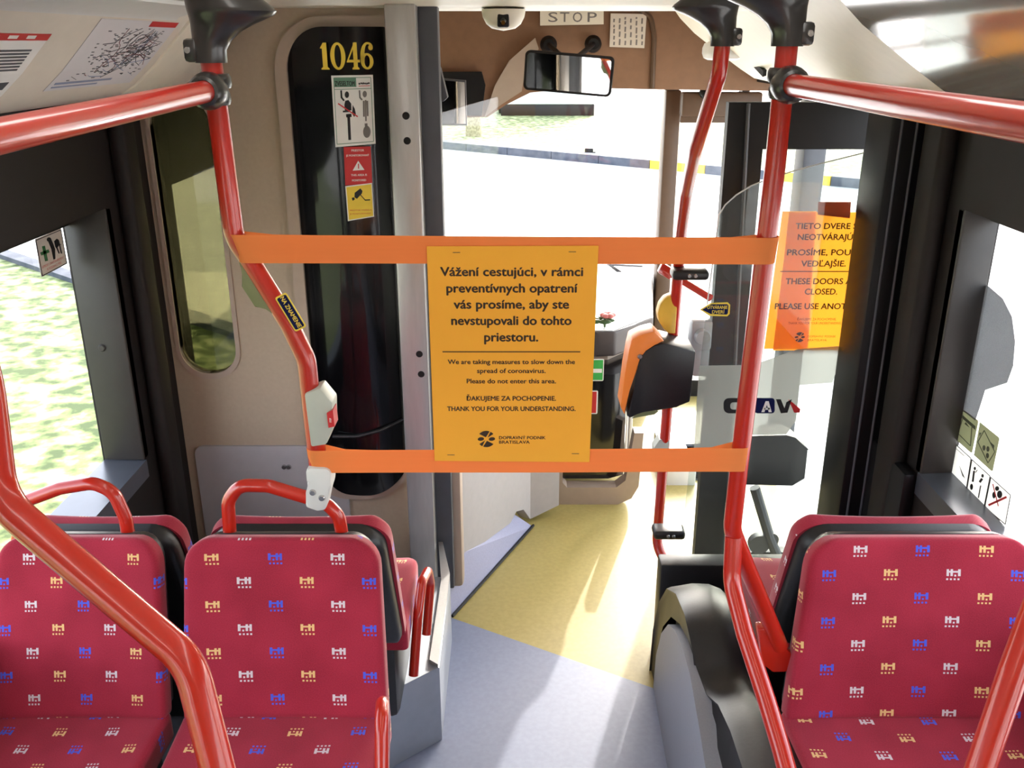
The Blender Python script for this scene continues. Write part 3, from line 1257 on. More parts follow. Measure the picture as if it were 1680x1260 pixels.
mb = MB()
plate(mb, fr, -0.06, 0.02, -0.05, 0.05, 0.001, 0.006)
mb.mi = 1
plate(mb, fr, -0.055, 0.016, -0.046, 0.046, 0.0015)
mb.mi = 0
plate(mb, fr, -0.05, 0.012, -0.012, 0.006, 0.002)
put('pictogram_sticker', mb, [WHT, GRNB], None, 'green and white sticker on the black dashboard pedestal', 'sticker')
fr = Fr(at_y(975, 660, 3.715), V((1, 0, 0)), V((0, 0, 1)))
mb = MB()
plate(mb, fr, -0.08, 0.015, -0.055, 0.055, 0.001, 0.006)
mb.mi = 1
plate(mb, fr, -0.075, 0.009, -0.05, 0.05, 0.0015)
put('pictogram_sticker', mb, [WHT, REDV], None, 'red and white sticker below the green one on the dashboard pedestal', 'sticker')
# small flower on the dash
fb = at_z(992, 536, zt + 0.004)
t = thing('flower', 'small pink flower with green leaves lying on the dashboard', 'flower', fb)
mb = MB()
for k in range(6):
    a = k * PI / 3
    c = fb + V((0.02 * math.cos(a) + 0.012, 0.02 * math.sin(a), 0.055))
    mb.ball(c, 0.018, (1, 1, 0.6), 10)
put('petals', mb, mat('pink_petal', (206, 120, 112), 0.7), t)
mb = MB()
for k in range(5):
    a = k * 1.3
    c = fb + V((0.035 * math.cos(a) - 0.02, 0.03 * math.sin(a), 0.03))
    mb.ball(c, 0.026, (1.2, 0.6, 0.4), 10)
mb.tube([fb, fb + V((0, 0, 0.05))], 0.006, 0, 8)
put('leaves', mb, mat('leaf_green', (58, 84, 42), 0.6), t)

# windscreen wiper and the bars at the foot of the windscreen
mb = MB()
mb.prism([at_y(px, py, 5.12) for px, py in ((996, 434), (1002, 433), (1028, 451), (1058, 467), (1040, 467), (1024, 456))], (0, 0.02, 0))
mb.tube([at_y(996, 434, 5.13), at_y(1054, 437, 5.13)], 0.006, 0, 8)
put('windscreen_wiper', mb, GREYD, None, 'grey wiper arm outside the windscreen', 'wiper')
mb = MB()
for y0_, y1_, xa, xb in ((475, 486, 1002, 1075), (506, 512, 1012, 1072)):
    mb.prism([at_y(xa, y1_, 4.96), at_y(xb, y1_, 4.96), at_y(xb, y0_, 4.96), at_y(xa, y0_, 4.96)], (0, 0.03, 0))
struct('trim_16', mb, GREYD)

# right foot of the front: pale box
mb = MB()
a0, a1 = at_y(1092, 812, 3.85), at_y(1143, 770, 3.85)
mb.box(a0.x, a1.x, 3.85, 4.3, a0.z, a1.z, 0.01)
hb = put('heater_box', mb, GREYW, None, 'pale heater box on the floor at the foot of the windscreen', 'heater box')
mb = MB()
mb.box(a0.x + 0.02, a1.x + 0.1, 3.9, 4.3, 0.0, a0.z, 0.01)
put('plinth', mb, GREYD, hb)

# ------------------------------------------------------------------ door leaf on the right
DY = 3.15
t = setp(thing('door_1', 'black door leaf with a tall pane and red handle behind the clear screen', None, (0.93, DY, 0)), kind='structure')
x0, x1 = 0.69, 1.2
mb = MB()
top = at_y(1210, 168, DY).z
ib = at_y(1300, 245, DY).z
mb.prism([[V((x, DY, z)) for x, z in L] for L in ([(x0, 0.0), (x1, 0.0), (x1, top), (x0, top)], [(x0 + 0.125, 0.06), (x1 - 0.03, 0.06), (x1 - 0.03, ib), (x0 + 0.125, ib)])], (0, 0.045, 0))
put('leaf_frame', mb, BLK, t)
mb = MB()
mb.box(x0 + 0.1, x1 - 0.04, DY + 0.02, DY + 0.026, 0.04, ib + 0.02)
put('leaf_glass', mb, GLS, t)
mb = MB()
mb.tube([at_y(1228, 170, DY - 0.01), at_y(1190, 900, DY - 0.01)], 0.007, 0, 8)
put('edge_strip', mb, GREYD, t)
mb = MB()
p, q = at_d(1092, 444, 3.35), at_y(1166, 489, DY - 0.02)
mb.tube([p, q], 0.013, 0, 12)
mb.obox(p, (q - p).normalized(), V((0, 1, 0)), (q - p).normalized().cross(V((0, 1, 0))).normalized(), 0.03, 0.016, 0.02, 0.006)
put('door_handle', mb, RED, t, 'red slanting handle')
mb = MB()
c = at_y(1153, 549, DY - 0.03)
mb.box(c.x - 0.045, c.x + 0.03, c.y - 0.02, c.y + 0.05, c.z - 0.055, c.z + 0.055, 0.01)
mb.box(c.x - 0.025, c.x + 0.03, c.y, c.y + 0.04, c.z - 0.16, c.z - 0.055, 0.006)
mb.lathe([(0, 0.02), (0.025, 0.02), (0.03, 0.0)], c + V((-0.005, -0.02, 0)), (0, -1, 0), 20)
put('door_lock', mb, BOXM, t, 'grey lock box with a round dial')
mb = MB()
e = [at_y(px, py, 3.02) for px, py in ((1218, 795), (1300, 797), (1320, 785), (1325, 740), (1322, 738), (1290, 752), (1214, 758))]
mb.prism(e, (0, 0.1, 0))
e = [at_y(px, py, 3.02) for px, py in ((1214, 758), (1290, 752), (1327, 738), (1305, 718), (1290, 714), (1216, 716))]
mb.prism(e, (0, 0.1, 0))
put('door_drive', mb, BLK, t, 'black rounded housing low on the leaf')
mb = MB()
mb.tube([at_y(1238, 800, 3.1), at_y(1262, 880, 3.1), at_y(1275, 912, 3.1)], 0.02, 0.02, 10)
for px, py, r in ((1243, 888, 0.04), (1262, 880, 0.03)):
    mb.lathe([(0, 0.03), (r, 0.03), (r, 0)], at_y(px, py, 3.12), (0, -1, 0), 16)
put('door_linkage', mb, GREYD, t)

# door jamb at the end of the right wall
mb = MB()
mb.box(1.02, 1.135, 2.60, 2.79, 0.0, 1.80, 0.01)
jb = struct('trim_17', mb, BLK)
mb = MB()
for xx in (1.048, 1.09):
    mb.tube([V((xx, 2.597, 0.0)), V((xx, 2.597, 1.78))], 0.004, 0, 8)
put('jamb_bead', mb, GREYD, jb)
mb = MB()
p = at_y(1473, 185, 2.66)
mb.tube([V((1.11, 2.55, 1.62)), V((1.11, 2.55, 1.80))], 0.012, 0, 10)
put('hinge_pin', mb, OLIVE, jb)


def loc2(fr, px, py):
    d = ray(px, py)
    k = (fr.o - CAM).dot(fr.n) / d.dot(fr.n)
    p = CAM + d * k - fr.o
    return (p.dot(fr.u), p.dot(fr.v))


def flat_px(mb, fr, pts, h=0.0016):
    flat(mb, fr, [loc2(fr, *p) for p in pts], h)


def text_px(mb, fr, s, x0, x1, base, cap, bold=0.0, h=0.0016):
    a, b = loc2(fr, x0, base), loc2(fr, x1, base)
    c = loc2(fr, (x0 + x1) / 2, base - cap)
    text(mb, fr, s, (a[0] + b[0]) / 2, a[1], c[1] - a[1], b[0] - a[0], bold, h)


def plate_px(mb, fr, pts, t=0.001, h=0.0):
    mb.prism([fr.p(*loc2(fr, *p), h) for p in pts], fr.n * t)


# ================================================================== barrier poles
PY = 1.62
R = 0.0178


def bracket(root, top, side, m=SOCKET, sc=1.0):
    """flared plastic ceiling socket: narrow collar on the pole, wide foot on the ceiling towards the aisle"""
    mb = MB()
    rings = []
    for dz, sh, rx, ry in ((0, 0, 0.026, 0.026), (0.02, 0.0, 0.027, 0.026), (0.035, 0.005, 0.032, 0.027), (0.049, 0.014, 0.041, 0.029), (0.060, 0.025, 0.052, 0.032),
                           (0.069, 0.036, 0.064, 0.037), (0.075, 0.042, 0.071, 0.042), (0.080, 0.043, 0.073, 0.045), (0.086, 0.040, 0.071, 0.045), (0.10, 0.030, 0.062, 0.045), (0.14, 0.018, 0.052, 0.045), (0.22, 0.010, 0.048, 0.05), (0.34, 0.0, 0.05, 0.05)):
        rings.append([mb.bm.verts.new((top.x + side * sh * sc + rx * sc * math.cos(2 * PI * k / 24), top.y + ry * sc * math.sin(2 * PI * k / 24), top.z + dz * sc)) for k in range(24)])
    mb.skin(rings, True)
    mb.bm.faces.new(rings[0])
    mb.bm.faces.new(rings[-1])
    b = put('ceiling_bracket', mb, m, root, 'black flared ceiling bracket')
    mb = MB()
    xa, xb = sorted((top.x - side * 0.040, top.x - side * 0.012))
    mb.box(xa, xb, top.y - 0.019, top.y + 0.019, top.z + 0.001, top.z + 0.038, 0.007)
    put('clamp_lug', mb, m, b)
    mb = MB()
    mb.lathe([(0, 0.003), (0.005, 0.003), (0.006, 0)], (top.x - side * 0.031, top.y - 0.0195, top.z + 0.02), (0, -1, 0), 12)
    put('screw', mb, STEEL, b)
    return b


# left
pl = [at_y(347, 104, PY), at_y(384, 388, PY), at_y(404, 418, PY), at_y(474, 530, PY), at_y(503, 590, PY), at_y(526, 800, PY)]
t = thing('grab_pole', 'red bent grab pole at left carrying the tape ends and clamped onto the seat handle', 'grab pole', pl[-1])
mb = MB()
mb.tube([pl[0] + V((-0.008, 0, 0.2))] + pl, R, 0.08)
put('tube', mb, RED, t)
bracket(t, at_y(347, 103, PY), 1)
mb = MB()
mb.prism([at_y(px, py, PY - 0.026) for px, py in ((501, 772), (508, 768), (536, 769), (543, 776), (543, 800), (538, 815), (534, 838), (520, 840), (500, 833), (502, 822), (507, 808), (502, 790))], (0, 0.052, 0))
bmesh.ops.bevel(mb.bm, geom=mb.bm.edges[:], offset=0.006, segments=2, profile=0.5, affect='EDGES')
cl = put('seat_clamp', mb, GREYW, t, 'pale grey clamp at the foot')
mb = MB()
for px, py in ((513, 808), (528, 817)):
    mb.lathe([(0, 0.004), (0.005, 0.004), (0.007, 0)], at_y(px, py, PY - 0.026), (0, -1, 0), 14)
put('screw', mb, STEEL, cl)

# right
pr = [at_y(1291, 78, PY), at_y(1272, 270, PY), at_y(1213, 760, PY), at_y(1201, 868, PY), at_y(1225, 930, PY + 0.02), at_y(1280, 1060, PY + 0.05)]
t = thing('grab_pole', 'tall red grab pole at right carrying the tape ends, bent outward at the seat', 'grab pole', pr[-1])
mb = MB()
mb.tube([pr[0] + V((0.004, 0, 0.2))] + pr, R, 0.07)
put('tube', mb, RED, t)
bracket(t, at_y(1291, 76, PY), -1)
mb = MB()
mb.prism([at_y(px, py, 1.66) for px, py in ((1243, 1032), (1258, 1032), (1302, 1076), (1298, 1103), (1268, 1104), (1250, 1090))], (0, 0.03, 0))
bmesh.ops.bevel(mb.bm, geom=mb.bm.edges[:], offset=0.005, segments=2, profile=0.5, affect='EDGES')
put('mounting_plate', mb, RED, t)
mb = MB()
mb.tube([at_y(1204, 880, PY), at_y(1200, 955, 1.60), at_y(1222, 1040, 1.52), at_y(1258, 1150, 1.42), at_y(1282, 1230, 1.35), at_y(1312, 1340, 1.26), V((0.40, 1.16, 0.6))], R, 0.08)
put('lower_tube', mb, RED, t)

# overhead rails with ball clamps
for side, px, py, tz in ((-1, 350, 148, -0.012), (1, 1289, 138, 0.0)):
    p = at_y(px, py, PY)
    t = thing('handrail', 'red overhead handrail along the %s windows, held by a black ball clamp' % ('left' if side < 0 else 'right'), 'handrail', p)
    mb = MB()
    mb.tube([p + V((-side * 0.0, -0.035, 0)), p + V((0, -0.75, tz)), p + V((0, -3.2, tz * 3))], R, 0)
    put('tube', mb, RED, t)
    mb = MB()
    mb.lathe([(0.0185, -0.052), (0.024, -0.050), (0.029, -0.042), (0.031, -0.028), (0.030, -0.012), (0.024, 0.0)], p, (0, 1, 0), 24)
    for dz in (-0.0135, 0.0135):
        mb.lathe([(0.0185, -0.0125), (0.027, -0.0115), (0.0295, -0.006), (0.0295, 0.006), (0.027, 0.0115), (0.0185, 0.0125)], p + V((-side * 0.002 * (dz / 0.0135), 0.0, dz)), (0.05 * side, 0, 1), 24)
    put('ball_clamp', mb, SOCKET, t, 'black ball clamp')

# thin pole in front of the clear screen
tp = [at_d(1185, 76, 2.02), at_d(1180, 120, 2.05), at_d(1141, 246, 2.32), at_d(1126, 314, 2.58), at_d(1117, 385, 2.8), at_d(1113, 435, 2.93), at_d(1080, 860, 3.34), at_d(1077, 893, 3.36), at_d(1092, 925, 3.32), at_d(1130, 985, 3.25)]
t = thing('grab_pole', 'thin red grab pole leaning away, with the ticket validator mounted halfway up', 'grab pole', tp[-1])
mb = MB()
mb.tube([tp[0] + V((0, 0, 0.2))] + tp, R, 0.12)
put('tube', mb, RED, t)
bracket(t, tp[0], -1, sc=1.0)
mb = MB()
q = at_d(1091, 745, 3.22)
mb.prism([at_d(px, py, 3.18) for px, py in ((1073, 735), (1082, 722), (1094, 718), (1098, 722), (1096, 770), (1073, 772))], (0, 0.05, 0))
put('cable_sleeve', mb, BTN, t, 'grey sleeve')

# clear screen held by two clips
GY = 2.84
out = [(1112, 935), (1128, 800), (1160, 500), (1180, 352), (1190, 336), (1208, 320), (1232, 305), (1260, 294), (1300, 281), (1352, 267), (1452, 242), (1420, 960)]
t = thing('clear_screen', 'clear plastic screen with a curved top edge beside the thin red pole', 'screen', at_y(1270, 930, GY))
mb = MB()
mb.prism([at_y(px, py, GY) for px, py in out], (0, 0.006, 0))
put('sheet', mb, PANE, t)
mb = MB()
e = [at_y(px, py, GY) for px, py in out[2:-1]]
mb.tube(e, 0.0022, 0, 6)
put('polished_edge', mb, GREYW, t, 'bright polished edge')
mb = MB()  # sheet standing in for the grey reflection low in the screen
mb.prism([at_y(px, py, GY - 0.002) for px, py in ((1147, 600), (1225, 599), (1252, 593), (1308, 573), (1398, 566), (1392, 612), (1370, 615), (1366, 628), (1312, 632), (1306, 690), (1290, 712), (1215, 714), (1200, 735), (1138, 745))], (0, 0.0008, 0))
put('grey_reflection', mb, REFL, t, 'greyish reflection painted low on the screen')
fr = Fr(at_y(1250, 667, GY - 0.004), V((1, 0, 0)), V((0, 0, 1)))
mb = MB()
o1 = [loc2(fr, px, py) for px, py in rrect(1187, 1222, 653, 678, 9)]
i1 = [loc2(fr, px, py) for px, py in rrect(1198, 1213, 660, 672, 5)]
mb.prism([[fr.p(x, y, 0) for x, y in o1], [fr.p(x, y, 0) for x, y in i1]], fr.n * 0.0005)
flat_px(mb, fr, ((1273, 655), (1281, 655), (1287, 670), (1290, 660), (1299, 655), (1292, 677), (1281, 678)), 0)
mb.mi = 1
flat_px(mb, fr, rrect(1238, 1271, 653, 678, 5), 0)
mb.mi = 2
flat_px(mb, fr, ((1249, 676), (1256, 658), (1261, 658), (1266, 676), (1261, 676), (1258, 664), (1254, 676)), 0.0008)
flat_px(mb, fr, ((1253, 672), (1253, 669), (1263, 669), (1263, 672)), 0.0008)
mb.mi = 3
flat_px(mb, fr, ((1293, 655), (1300, 660), (1313, 671), (1312, 677), (1303, 677), (1299, 668)), 0)
put('maker_mark', mb, [INKB, NAVY, WHT, REDV], t, 'dark lettering with a blue square and a red wedge')
for px0, px1, py, k in ((1103, 1163, 451, 0), (1072, 1124, 877, 1)):
    mb = MB()
    a, b = at_y(px0, py, GY - 0.03), at_y(px1, py, GY - 0.03)
    mb.box(a.x, b.x, GY - 0.045, GY + 0.03, a.z - 0.016, a.z + 0.016, 0.012, 3)
    c = put('clip', mb, BLACKP, t, 'black clip')
    mb = MB()
    for f in (0.45, 0.62):
        mb.lathe([(0, 0.004), (0.005, 0.004), (0.007, 0)], V((a.x + (b.x - a.x) * f, GY - 0.045, a.z)), (0, -1, 0), 12)
    put('screw', mb, STEEL, c)
fr = Fr(at_y(1175, 508, GY - 0.003), V((1, 0, 0)), V((0, 0, 1)))
mb = MB()
o1 = ((1148, 508), (1166, 497), (1194, 496), (1198, 500), (1197, 515), (1193, 519), (1164, 518))
plate_px(mb, fr, o1, 0.0008)
mb.mi = 1
flat_px(mb, fr, ((1152, 508), (1167, 499), (1193, 499), (1195, 501), (1194, 514), (1192, 516), (1166, 515)), 0.001)
mb.mi = 2
text_px(mb, fr, 'OTVÁRANIE', 1160, 1193, 506.5, 5.2, 0.02, 0.0015)
text_px(mb, fr, 'DVERÍ', 1168, 1188, 514, 5.2, 0.02, 0.0015)
put('arrow_sticker', mb, [YEL, NAVY, YEL], None, 'navy arrow sticker reading OTVÁRANIE DVERÍ on the clear screen', 'sticker')

# yellow half-round button plate on the thin pole
mb = MB()
c = tp[5] + (tp[6] - tp[5]) * 0.2
mb.prism([at_d(px, py, 2.97) for px, py in ((1112, 487), (1102, 485), (1091, 490), (1083, 500), (1079, 514), (1081, 528), (1089, 540), (1097, 547), (1108, 548))], (0, 0.05, 0))
bmesh.ops.bevel(mb.bm, geom=mb.bm.edges[:], offset=0.004, segments=2, profile=0.5, affect='EDGES')
put('door_button', mb, YPL, None, 'yellow half-round door button housing on the thin red pole', 'button')

# ticket validator
VY = 2.86
t = thing('ticket_validator', 'black and orange ticket validator mounted on the thin red pole', 'ticket validator', at_y(1085, 685, VY))
mb = MB()
mb.prism([at_y(px, py, VY - 0.11) for px, py in ((1048, 588), (1056, 576), (1074, 567), (1090, 563), (1142, 577), (1132, 660), (1110, 668), (1080, 674), (1055, 673), (1044, 680), (1034, 687), (1028, 682), (1040, 640), (1048, 605))], (0, 0.15, 0))
bmesh.ops.bevel(mb.bm, geom=mb.bm.edges[:], offset=0.006, segments=2, profile=0.5, affect='EDGES')
put('housing', mb, BLACKP, t, 'black housing')
mb = MB()
mb.prism([at_y(px, py, VY - 0.115) for px, py in ((1090, 560), (1074, 544), (1054, 549), (1036, 558), (1032, 576), (1026, 610), (1018, 668), (1025, 681), (1033, 640), (1046, 605), (1048, 587), (1058, 574), (1074, 566))], (0, 0.10, 0))
bmesh.ops.bevel(mb.bm, geom=mb.bm.edges[:], offset=0.004, segments=2, profile=0.5, affect='EDGES')
put('front_cover', mb, ORP, t, 'orange curved front')
mb = MB()
mb.lathe([(0, 0.004), (0.007, 0.004), (0.009, 0)], at_y(1050, 585, VY - 0.118), (0, -1, 0), 14)
put('lock', mb, STEEL, t)
mb = MB()
mb.prism([at_y(px, py, VY - 0.09) for px, py in ((1036, 687), (1046, 678), (1060, 673), (1080, 675), (1074, 680), (1050, 684))], (0, 0.1, 0))
put('paper_guide', mb, OLIVE, t)

# ------------------------------------------------------------------ tape bands and notices
def tape(name, Lt, Lb, Rt, Rb, label):
    r = R + 0.0012
    mb = MB()
    rows = []
    for (a, b) in ((Lt, Rt), (Lb, Rb)):
        row = []
        N = 14
        g = (b - a)
        def mid(u, off):
            return V((a.x + g.x * u, a.y + g.y * u - r + off + 0.0008 * math.sin(u * 9), a.z + g.z * u))
        for i in range(1, N):
            row.append(mid(1 - i / N, 0.0016 if 1 < i < N - 1 else 0.006))
        for i in range(13):
            an = PI / 2 + PI * i / 12
            row.append(a + V((r * math.cos(an), r * math.sin(an), 0)))
        for i in range(1, N):
            row.append(mid(i / N, 0.0))
        for i in range(13):
            an = -PI / 2 + PI * i / 12
            row.append(b + V((r * math.cos(an), r * math.sin(an), 0)))
        rows.append([mb.bm.verts.new(p) for p in row])
    mb.skin(rows, True)
    put(name, mb, ORG, None, label, 'tape', sharp=60)


tape('barrier_tape', at_y(389, 382, PY), at_y(410, 428, PY), at_y(1260, 387, PY), at_y(1253, 430, PY), 'orange tape stretched between the poles along the top of the notice')
tape('barrier_tape', at_y(519, 733, PY), at_y(525, 769, PY), at_y(1215, 729, PY), at_y(1210, 767, PY), 'orange tape stretched between the poles along the foot of the notice')

NY = PY - R - 0.0036
fr = Fr(at_y(840, 580, NY), V((1, 0, 0.0)), V((0, 0, 1)))
t = thing('notice', 'orange printed notice hung between the two tapes across the aisle', 'notice', fr.p(0, -0.21))
mb = MB()
cs = [loc2(fr, *p) for p in ((700, 404), (982, 403), (967, 758), (713, 756))]
plate_px(mb, fr, ((700, 404), (982, 403), (967, 758), (713, 756)), 0.0004)
put('sheet', mb, PAP, t)
mb = MB()
HH = 0.0006
for s_, x0_, x1_, b_, c_ in (('Vážení cestujúci, v rámci', 723, 956, 452.5, 14.6), ('preventívnych opatrení', 733, 947, 479.5, 14.6), ('vás prosíme, aby ste', 745, 933, 506, 14.6),
                             ('nevstupovali do tohto', 741, 937, 532.7, 14.6), ('priestoru.', 795, 882.5, 559.7, 14.6)):
    text_px(mb, fr, s_, x0_, x1_, b_, c_, 0.034, HH)
for s_, x0_, x1_, b_, c_ in (('We are taking measures to slow down the', 735, 943, 597, 7.4), ('spread of coronavirus.', 783, 895, 611.7, 7.4), ('Please do not enter this area.', 766, 912, 628.6, 7.4),
                             ('ĎAKUJEME ZA POCHOPENIE.', 766, 912, 657, 7.4), ('THANK YOU FOR YOUR UNDERSTANDING.', 734, 944, 674, 7.4),
                             ('DOPRAVNÝ PODNIK', 819, 895, 720.3, 5), ('BRATISLAVA', 819, 869, 727.5, 5)):
    text_px(mb, fr, s_, x0_, x1_, b_, c_, 0.03, HH)
put('lettering', mb, INK, t)
mb = MB()
c = loc2(fr, 798, 720)
company_mark(mb, fr, c[0], c[1], loc2(fr, 812.6, 720)[0] - c[0], HH)
put('emblem', mb, INK, t)
mb = MB()
flat_px(mb, fr, ((726, 576.2), (952, 576.2), (952, 577.8), (726, 577.8)), HH)
put('dividing_line', mb, INK, t)
for x, y in ((749, 414), (939, 413), (740, 746), (944, 744)):
    a, b = fr.p(*loc2(fr, x - 6, y), 0.0008), fr.p(*loc2(fr, x + 6, y), 0.0008)
    mb = MB()
    mb.tube([a, b], 0.0006, 0, 6)
    put('staple', mb, BROWND, t)

QY = GY + 0.012
fr = Fr(at_y(1345, 470, QY), V((1, 0, 0)), V((0.02, 0, 1)))
t = thing('notice', 'amber door notice on the clear screen, cut off by the dark door jamb', 'notice', at_y(1345, 573, QY))
mb = MB()
plate_px(mb, fr, ((1295, 348), (1450, 348), (1424, 574), (1268, 575)), 0.0005)
put('sheet', mb, PAP2, t)
mb = MB()
plate_px(mb, fr, ((1284, 347), (1340, 347), (1326, 572), (1254, 573)), 0.0005, -0.004)
put('backing_sheet', mb, PAP2, t)
mb = MB()
plate_px(mb, fr, ((1342, 331), (1396, 331), (1394, 358), (1341, 352)), 0.0005, 0.002)
put('tab', mb, paper('brown_tab', (196, 110, 70), 0.4), t, 'brownish tab at the top edge')
mb = MB()
H2 = 0.0008
for s_, x0_, x1_, b_, c_ in (('TIETO DVERE SA', 1305, 1416, 375.5, 9.6), ('NEOTVÁRAJÚ.', 1308.5, 1401.5, 393.5, 9.6), ('PROSÍME, POUŽITE', 1291, 1428, 418.6, 9.6), ('VEDĽAJŠIE.', 1314, 1387, 437, 9.6),
                             ('THESE DOORS ARE', 1288.6, 1412, 466, 9.6), ('CLOSED.', 1320, 1373, 483, 9.6), ('PLEASE USE ANOTHER', 1271, 1414, 507, 9.6)):
    text_px(mb, fr, s_, x0_, x1_, b_, c_, 0.028, H2)
put('lettering', mb, INK, t)
mb = MB()
for s_, x0_, x1_, b_, c_ in (('ĎAKUJEME ZA POCHOPENIE.', 1308, 1372, 525.5, 4), ('THANK YOU FOR YOUR UNDERSTANDING.', 1293, 1380, 532, 4),
                             ('DOPRAVNÝ PODNIK', 1325, 1371, 553.5, 3.4), ('BRATISLAVA', 1325, 1356, 559.5, 3.4)):
    text_px(mb, fr, s_, x0_, x1_, b_, c_, 0.0, H2)
put('small_lettering', mb, INK, t)
mb = MB()
c = loc2(fr, 1312, 553)
company_mark(mb, fr, c[0], c[1], loc2(fr, 1320.5, 553)[0] - c[0], H2)
put('emblem', mb, INK, t)
mb = MB()
flat_px(mb, fr, ((1280, 444.5), (1440, 444.5), (1440, 446), (1280, 446)), H2)
put('dividing_line', mb, INK, t)

# ------------------------------------------------------------------ buttons and stickers on the left pole
mb = MB()
mb.prism([at_y(px, py, PY - 0.012) for px, py in ((391, 430), (397, 429), (462, 520), (455, 524), (450, 515), (437, 506), (418, 504), (396, 470), (399, 450))], (0, 0.03, 0))
bmesh.ops.bevel(mb.bm, geom=mb.bm.edges[:], offset=0.002, segments=2, profile=0.5, affect='EDGES')
put('button_housing', mb, OLIVE, None, 'olive plastic button housing on the back of the bent left pole', 'button')
t = thing('stop_button', 'grey stop button box with a red button on the left pole', 'stop button', at_y(522, 735, PY))
mb = MB()
mb.prism([at_y(px, py, PY - 0.026) for px, py in ((499, 647), (525, 637), (545, 661), (546, 704), (535, 730), (510, 734))], (0, 0.05, 0))
bmesh.ops.bevel(mb.bm, geom=mb.bm.edges[:], offset=0.004, segments=2, profile=0.5, affect='EDGES')
put('housing', mb, BTN, t)
mb = MB()
mb.prism([at_y(px, py, PY - 0.03) for px, py in ((536, 678), (546, 673), (549, 700), (539, 702))], (0, 0.035, 0))
put('push_button', mb, REDV, t, 'red push button')
fr = Fr(at_y(543, 688, PY - 0.031), V((1, 0, 0)), V((0, 0, 1)))
mb = MB()
text(mb, fr, 'STOP', 0.0005, -0.002, 0.0035, 0.0085, 0.02, 0.0, rot=PI / 2)
put('lettering', mb, WHT, t)
a, b = at_y(460, 484, PY - R - 0.001), at_y(494, 540, PY - R - 0.001)
fr = Fr((a + b) / 2, b - a, V((1, 0, 0.6)))
mb = MB()
Ls = (b - a).length / 2
plate(mb, fr, -Ls, Ls, -0.012, 0.012, 0.0008, 0.004)
mb.mi = 1
plate(mb, fr, -Ls + 0.003, Ls - 0.003, -0.0095, 0.0095, 0.0012, 0.003)
mb.mi = 0
text(mb, fr, 'NA ZNAMENIE', 0.0, -0.003, 0.008, Ls * 1.75, 0.02, 0.0014)
put('pole_sticker', mb, [YEL, NAVY], None, 'navy and yellow sticker reading NA ZNAMENIE on the slanting left pole', 'sticker')

# signs on the dark curved glazing
def q1(x, y):
    return (520 + x / 4.85, 110 + y / 4.85)


def F1(mb, fr, pts, h):
    flat_px(mb, fr, [q1(*p) for p in pts], h)


fr = gfr(580, 180)
fr.o = fr.o - V((0, 0.004, 0))
mb = MB()
plate_px(mb, fr, [q1(*p) for p in ((113, 68), (445, 62), (467, 610), (147, 638))], 0.001)
mb.mi = 1
for (xa, ya, xb, yb) in ((135, 86, 428, 82), (428, 82, 450, 592), (450, 592, 160, 614), (160, 614, 133, 86), (140, 178, 434, 170)):
    F1(mb, fr, bar(xa, ya, xb, yb, 5), 0.0011)
F1(mb, fr, ((135, 88), (310, 85), (314, 158), (140, 160)), 0.0011)
mb.mi = 2
text_px(mb, fr, 'ZVESELTOM', 549.5, 582, 141, 8, 0.02, 0.0015)
for k_ in range(6):
    F1(mb, fr, bar(332 + k_ * 15, 136 - (k_ % 2) * 4, 343 + k_ * 15, 130 - (k_ % 3) * 3, 14), 0.0013)
F1(mb, fr, ell(238, 220, 17, 26), 0.0013)
F1(mb, fr, bar(192, 185, 196, 245, 14), 0.0013)
F1(mb, fr, bar(194, 240, 216, 268, 14), 0.0013)
F1(mb, fr, ((225, 268), (250, 262), (272, 290), (275, 345), (222, 345), (218, 300)), 0.0013)
F1(mb, fr, ((284, 300), (300, 330), (310, 372), (296, 398), (280, 370)), 0.0013)
F1(mb, fr, bar(206, 354, 262, 350, 14), 0.0013)
F1(mb, fr, bar(232, 388, 275, 384, 26), 0.0013)
F1(mb, fr, bar(252, 390, 261, 580, 22), 0.0013)
mb.mi = 3
F1(mb, fr, ell(380, 215, 17, 26), 0.0013)
F1(mb, fr, bar(338, 185, 342, 245, 12), 0.0013)
F1(mb, fr, bar(340, 240, 360, 262, 12), 0.0013)
F1(mb, fr, bar(372, 268, 374, 395, 14), 0.0013)
F1(mb, fr, bar(400, 268, 404, 390, 14), 0.0013)
F1(mb, fr, bar(387, 262, 390, 430, 12), 0.0013)
F1(mb, fr, ell(397, 515, 30, 48), 0.0013)
F1(mb, fr, bar(390, 448, 394, 490, 22), 0.0013)
mb.mi = 4
F1(mb, fr, bar(168, 290, 325, 395, 10), 0.0017)
F1(mb, fr, bar(332, 151, 422, 148, 5), 0.0013)
put('pictogram_sign', mb, [WHT, GRN, INKB, GREYI, REDV], None, 'white sign with two raised-arm pictograms below the yellow number', 'sign')
fr = gfr(588, 272)
fr.o = fr.o - V((0, 0.004, 0))
mb = MB()
plate_px(mb, fr, [q1(*p) for p in ((212, 636), (428, 632), (440, 925), (226, 942))], 0.0008)
mb.mi = 1
F1(mb, fr, ((328, 745), (378, 818), (284, 824)), 0.001)
for s_, x0_, x1_, y_ in (('PRIESTOR', 275, 375, 672), ('JE MONITOROVANÝ', 232, 415, 712), ('THIS AREA IS', 272, 398, 868), ('MONITORED', 280, 392, 910)):
    a, b = q1(x0_, y_), q1(x1_, y_)
    text_px(mb, fr, s_, a[0], b[0], a[1], 3.6, 0.02, 0.001)
mb.mi = 0
F1(mb, fr, bar(330, 768, 331, 808, 8), 0.0014)
put('warning_sticker', mb, [REDV, WHT], None, 'red warning sticker with a white triangle, between the white sign and the yellow camera sticker', 'sticker')
fr = gfr(590, 331)
fr.o = fr.o - V((0, 0.004, 0))
mb = MB()
mb.mi = 3
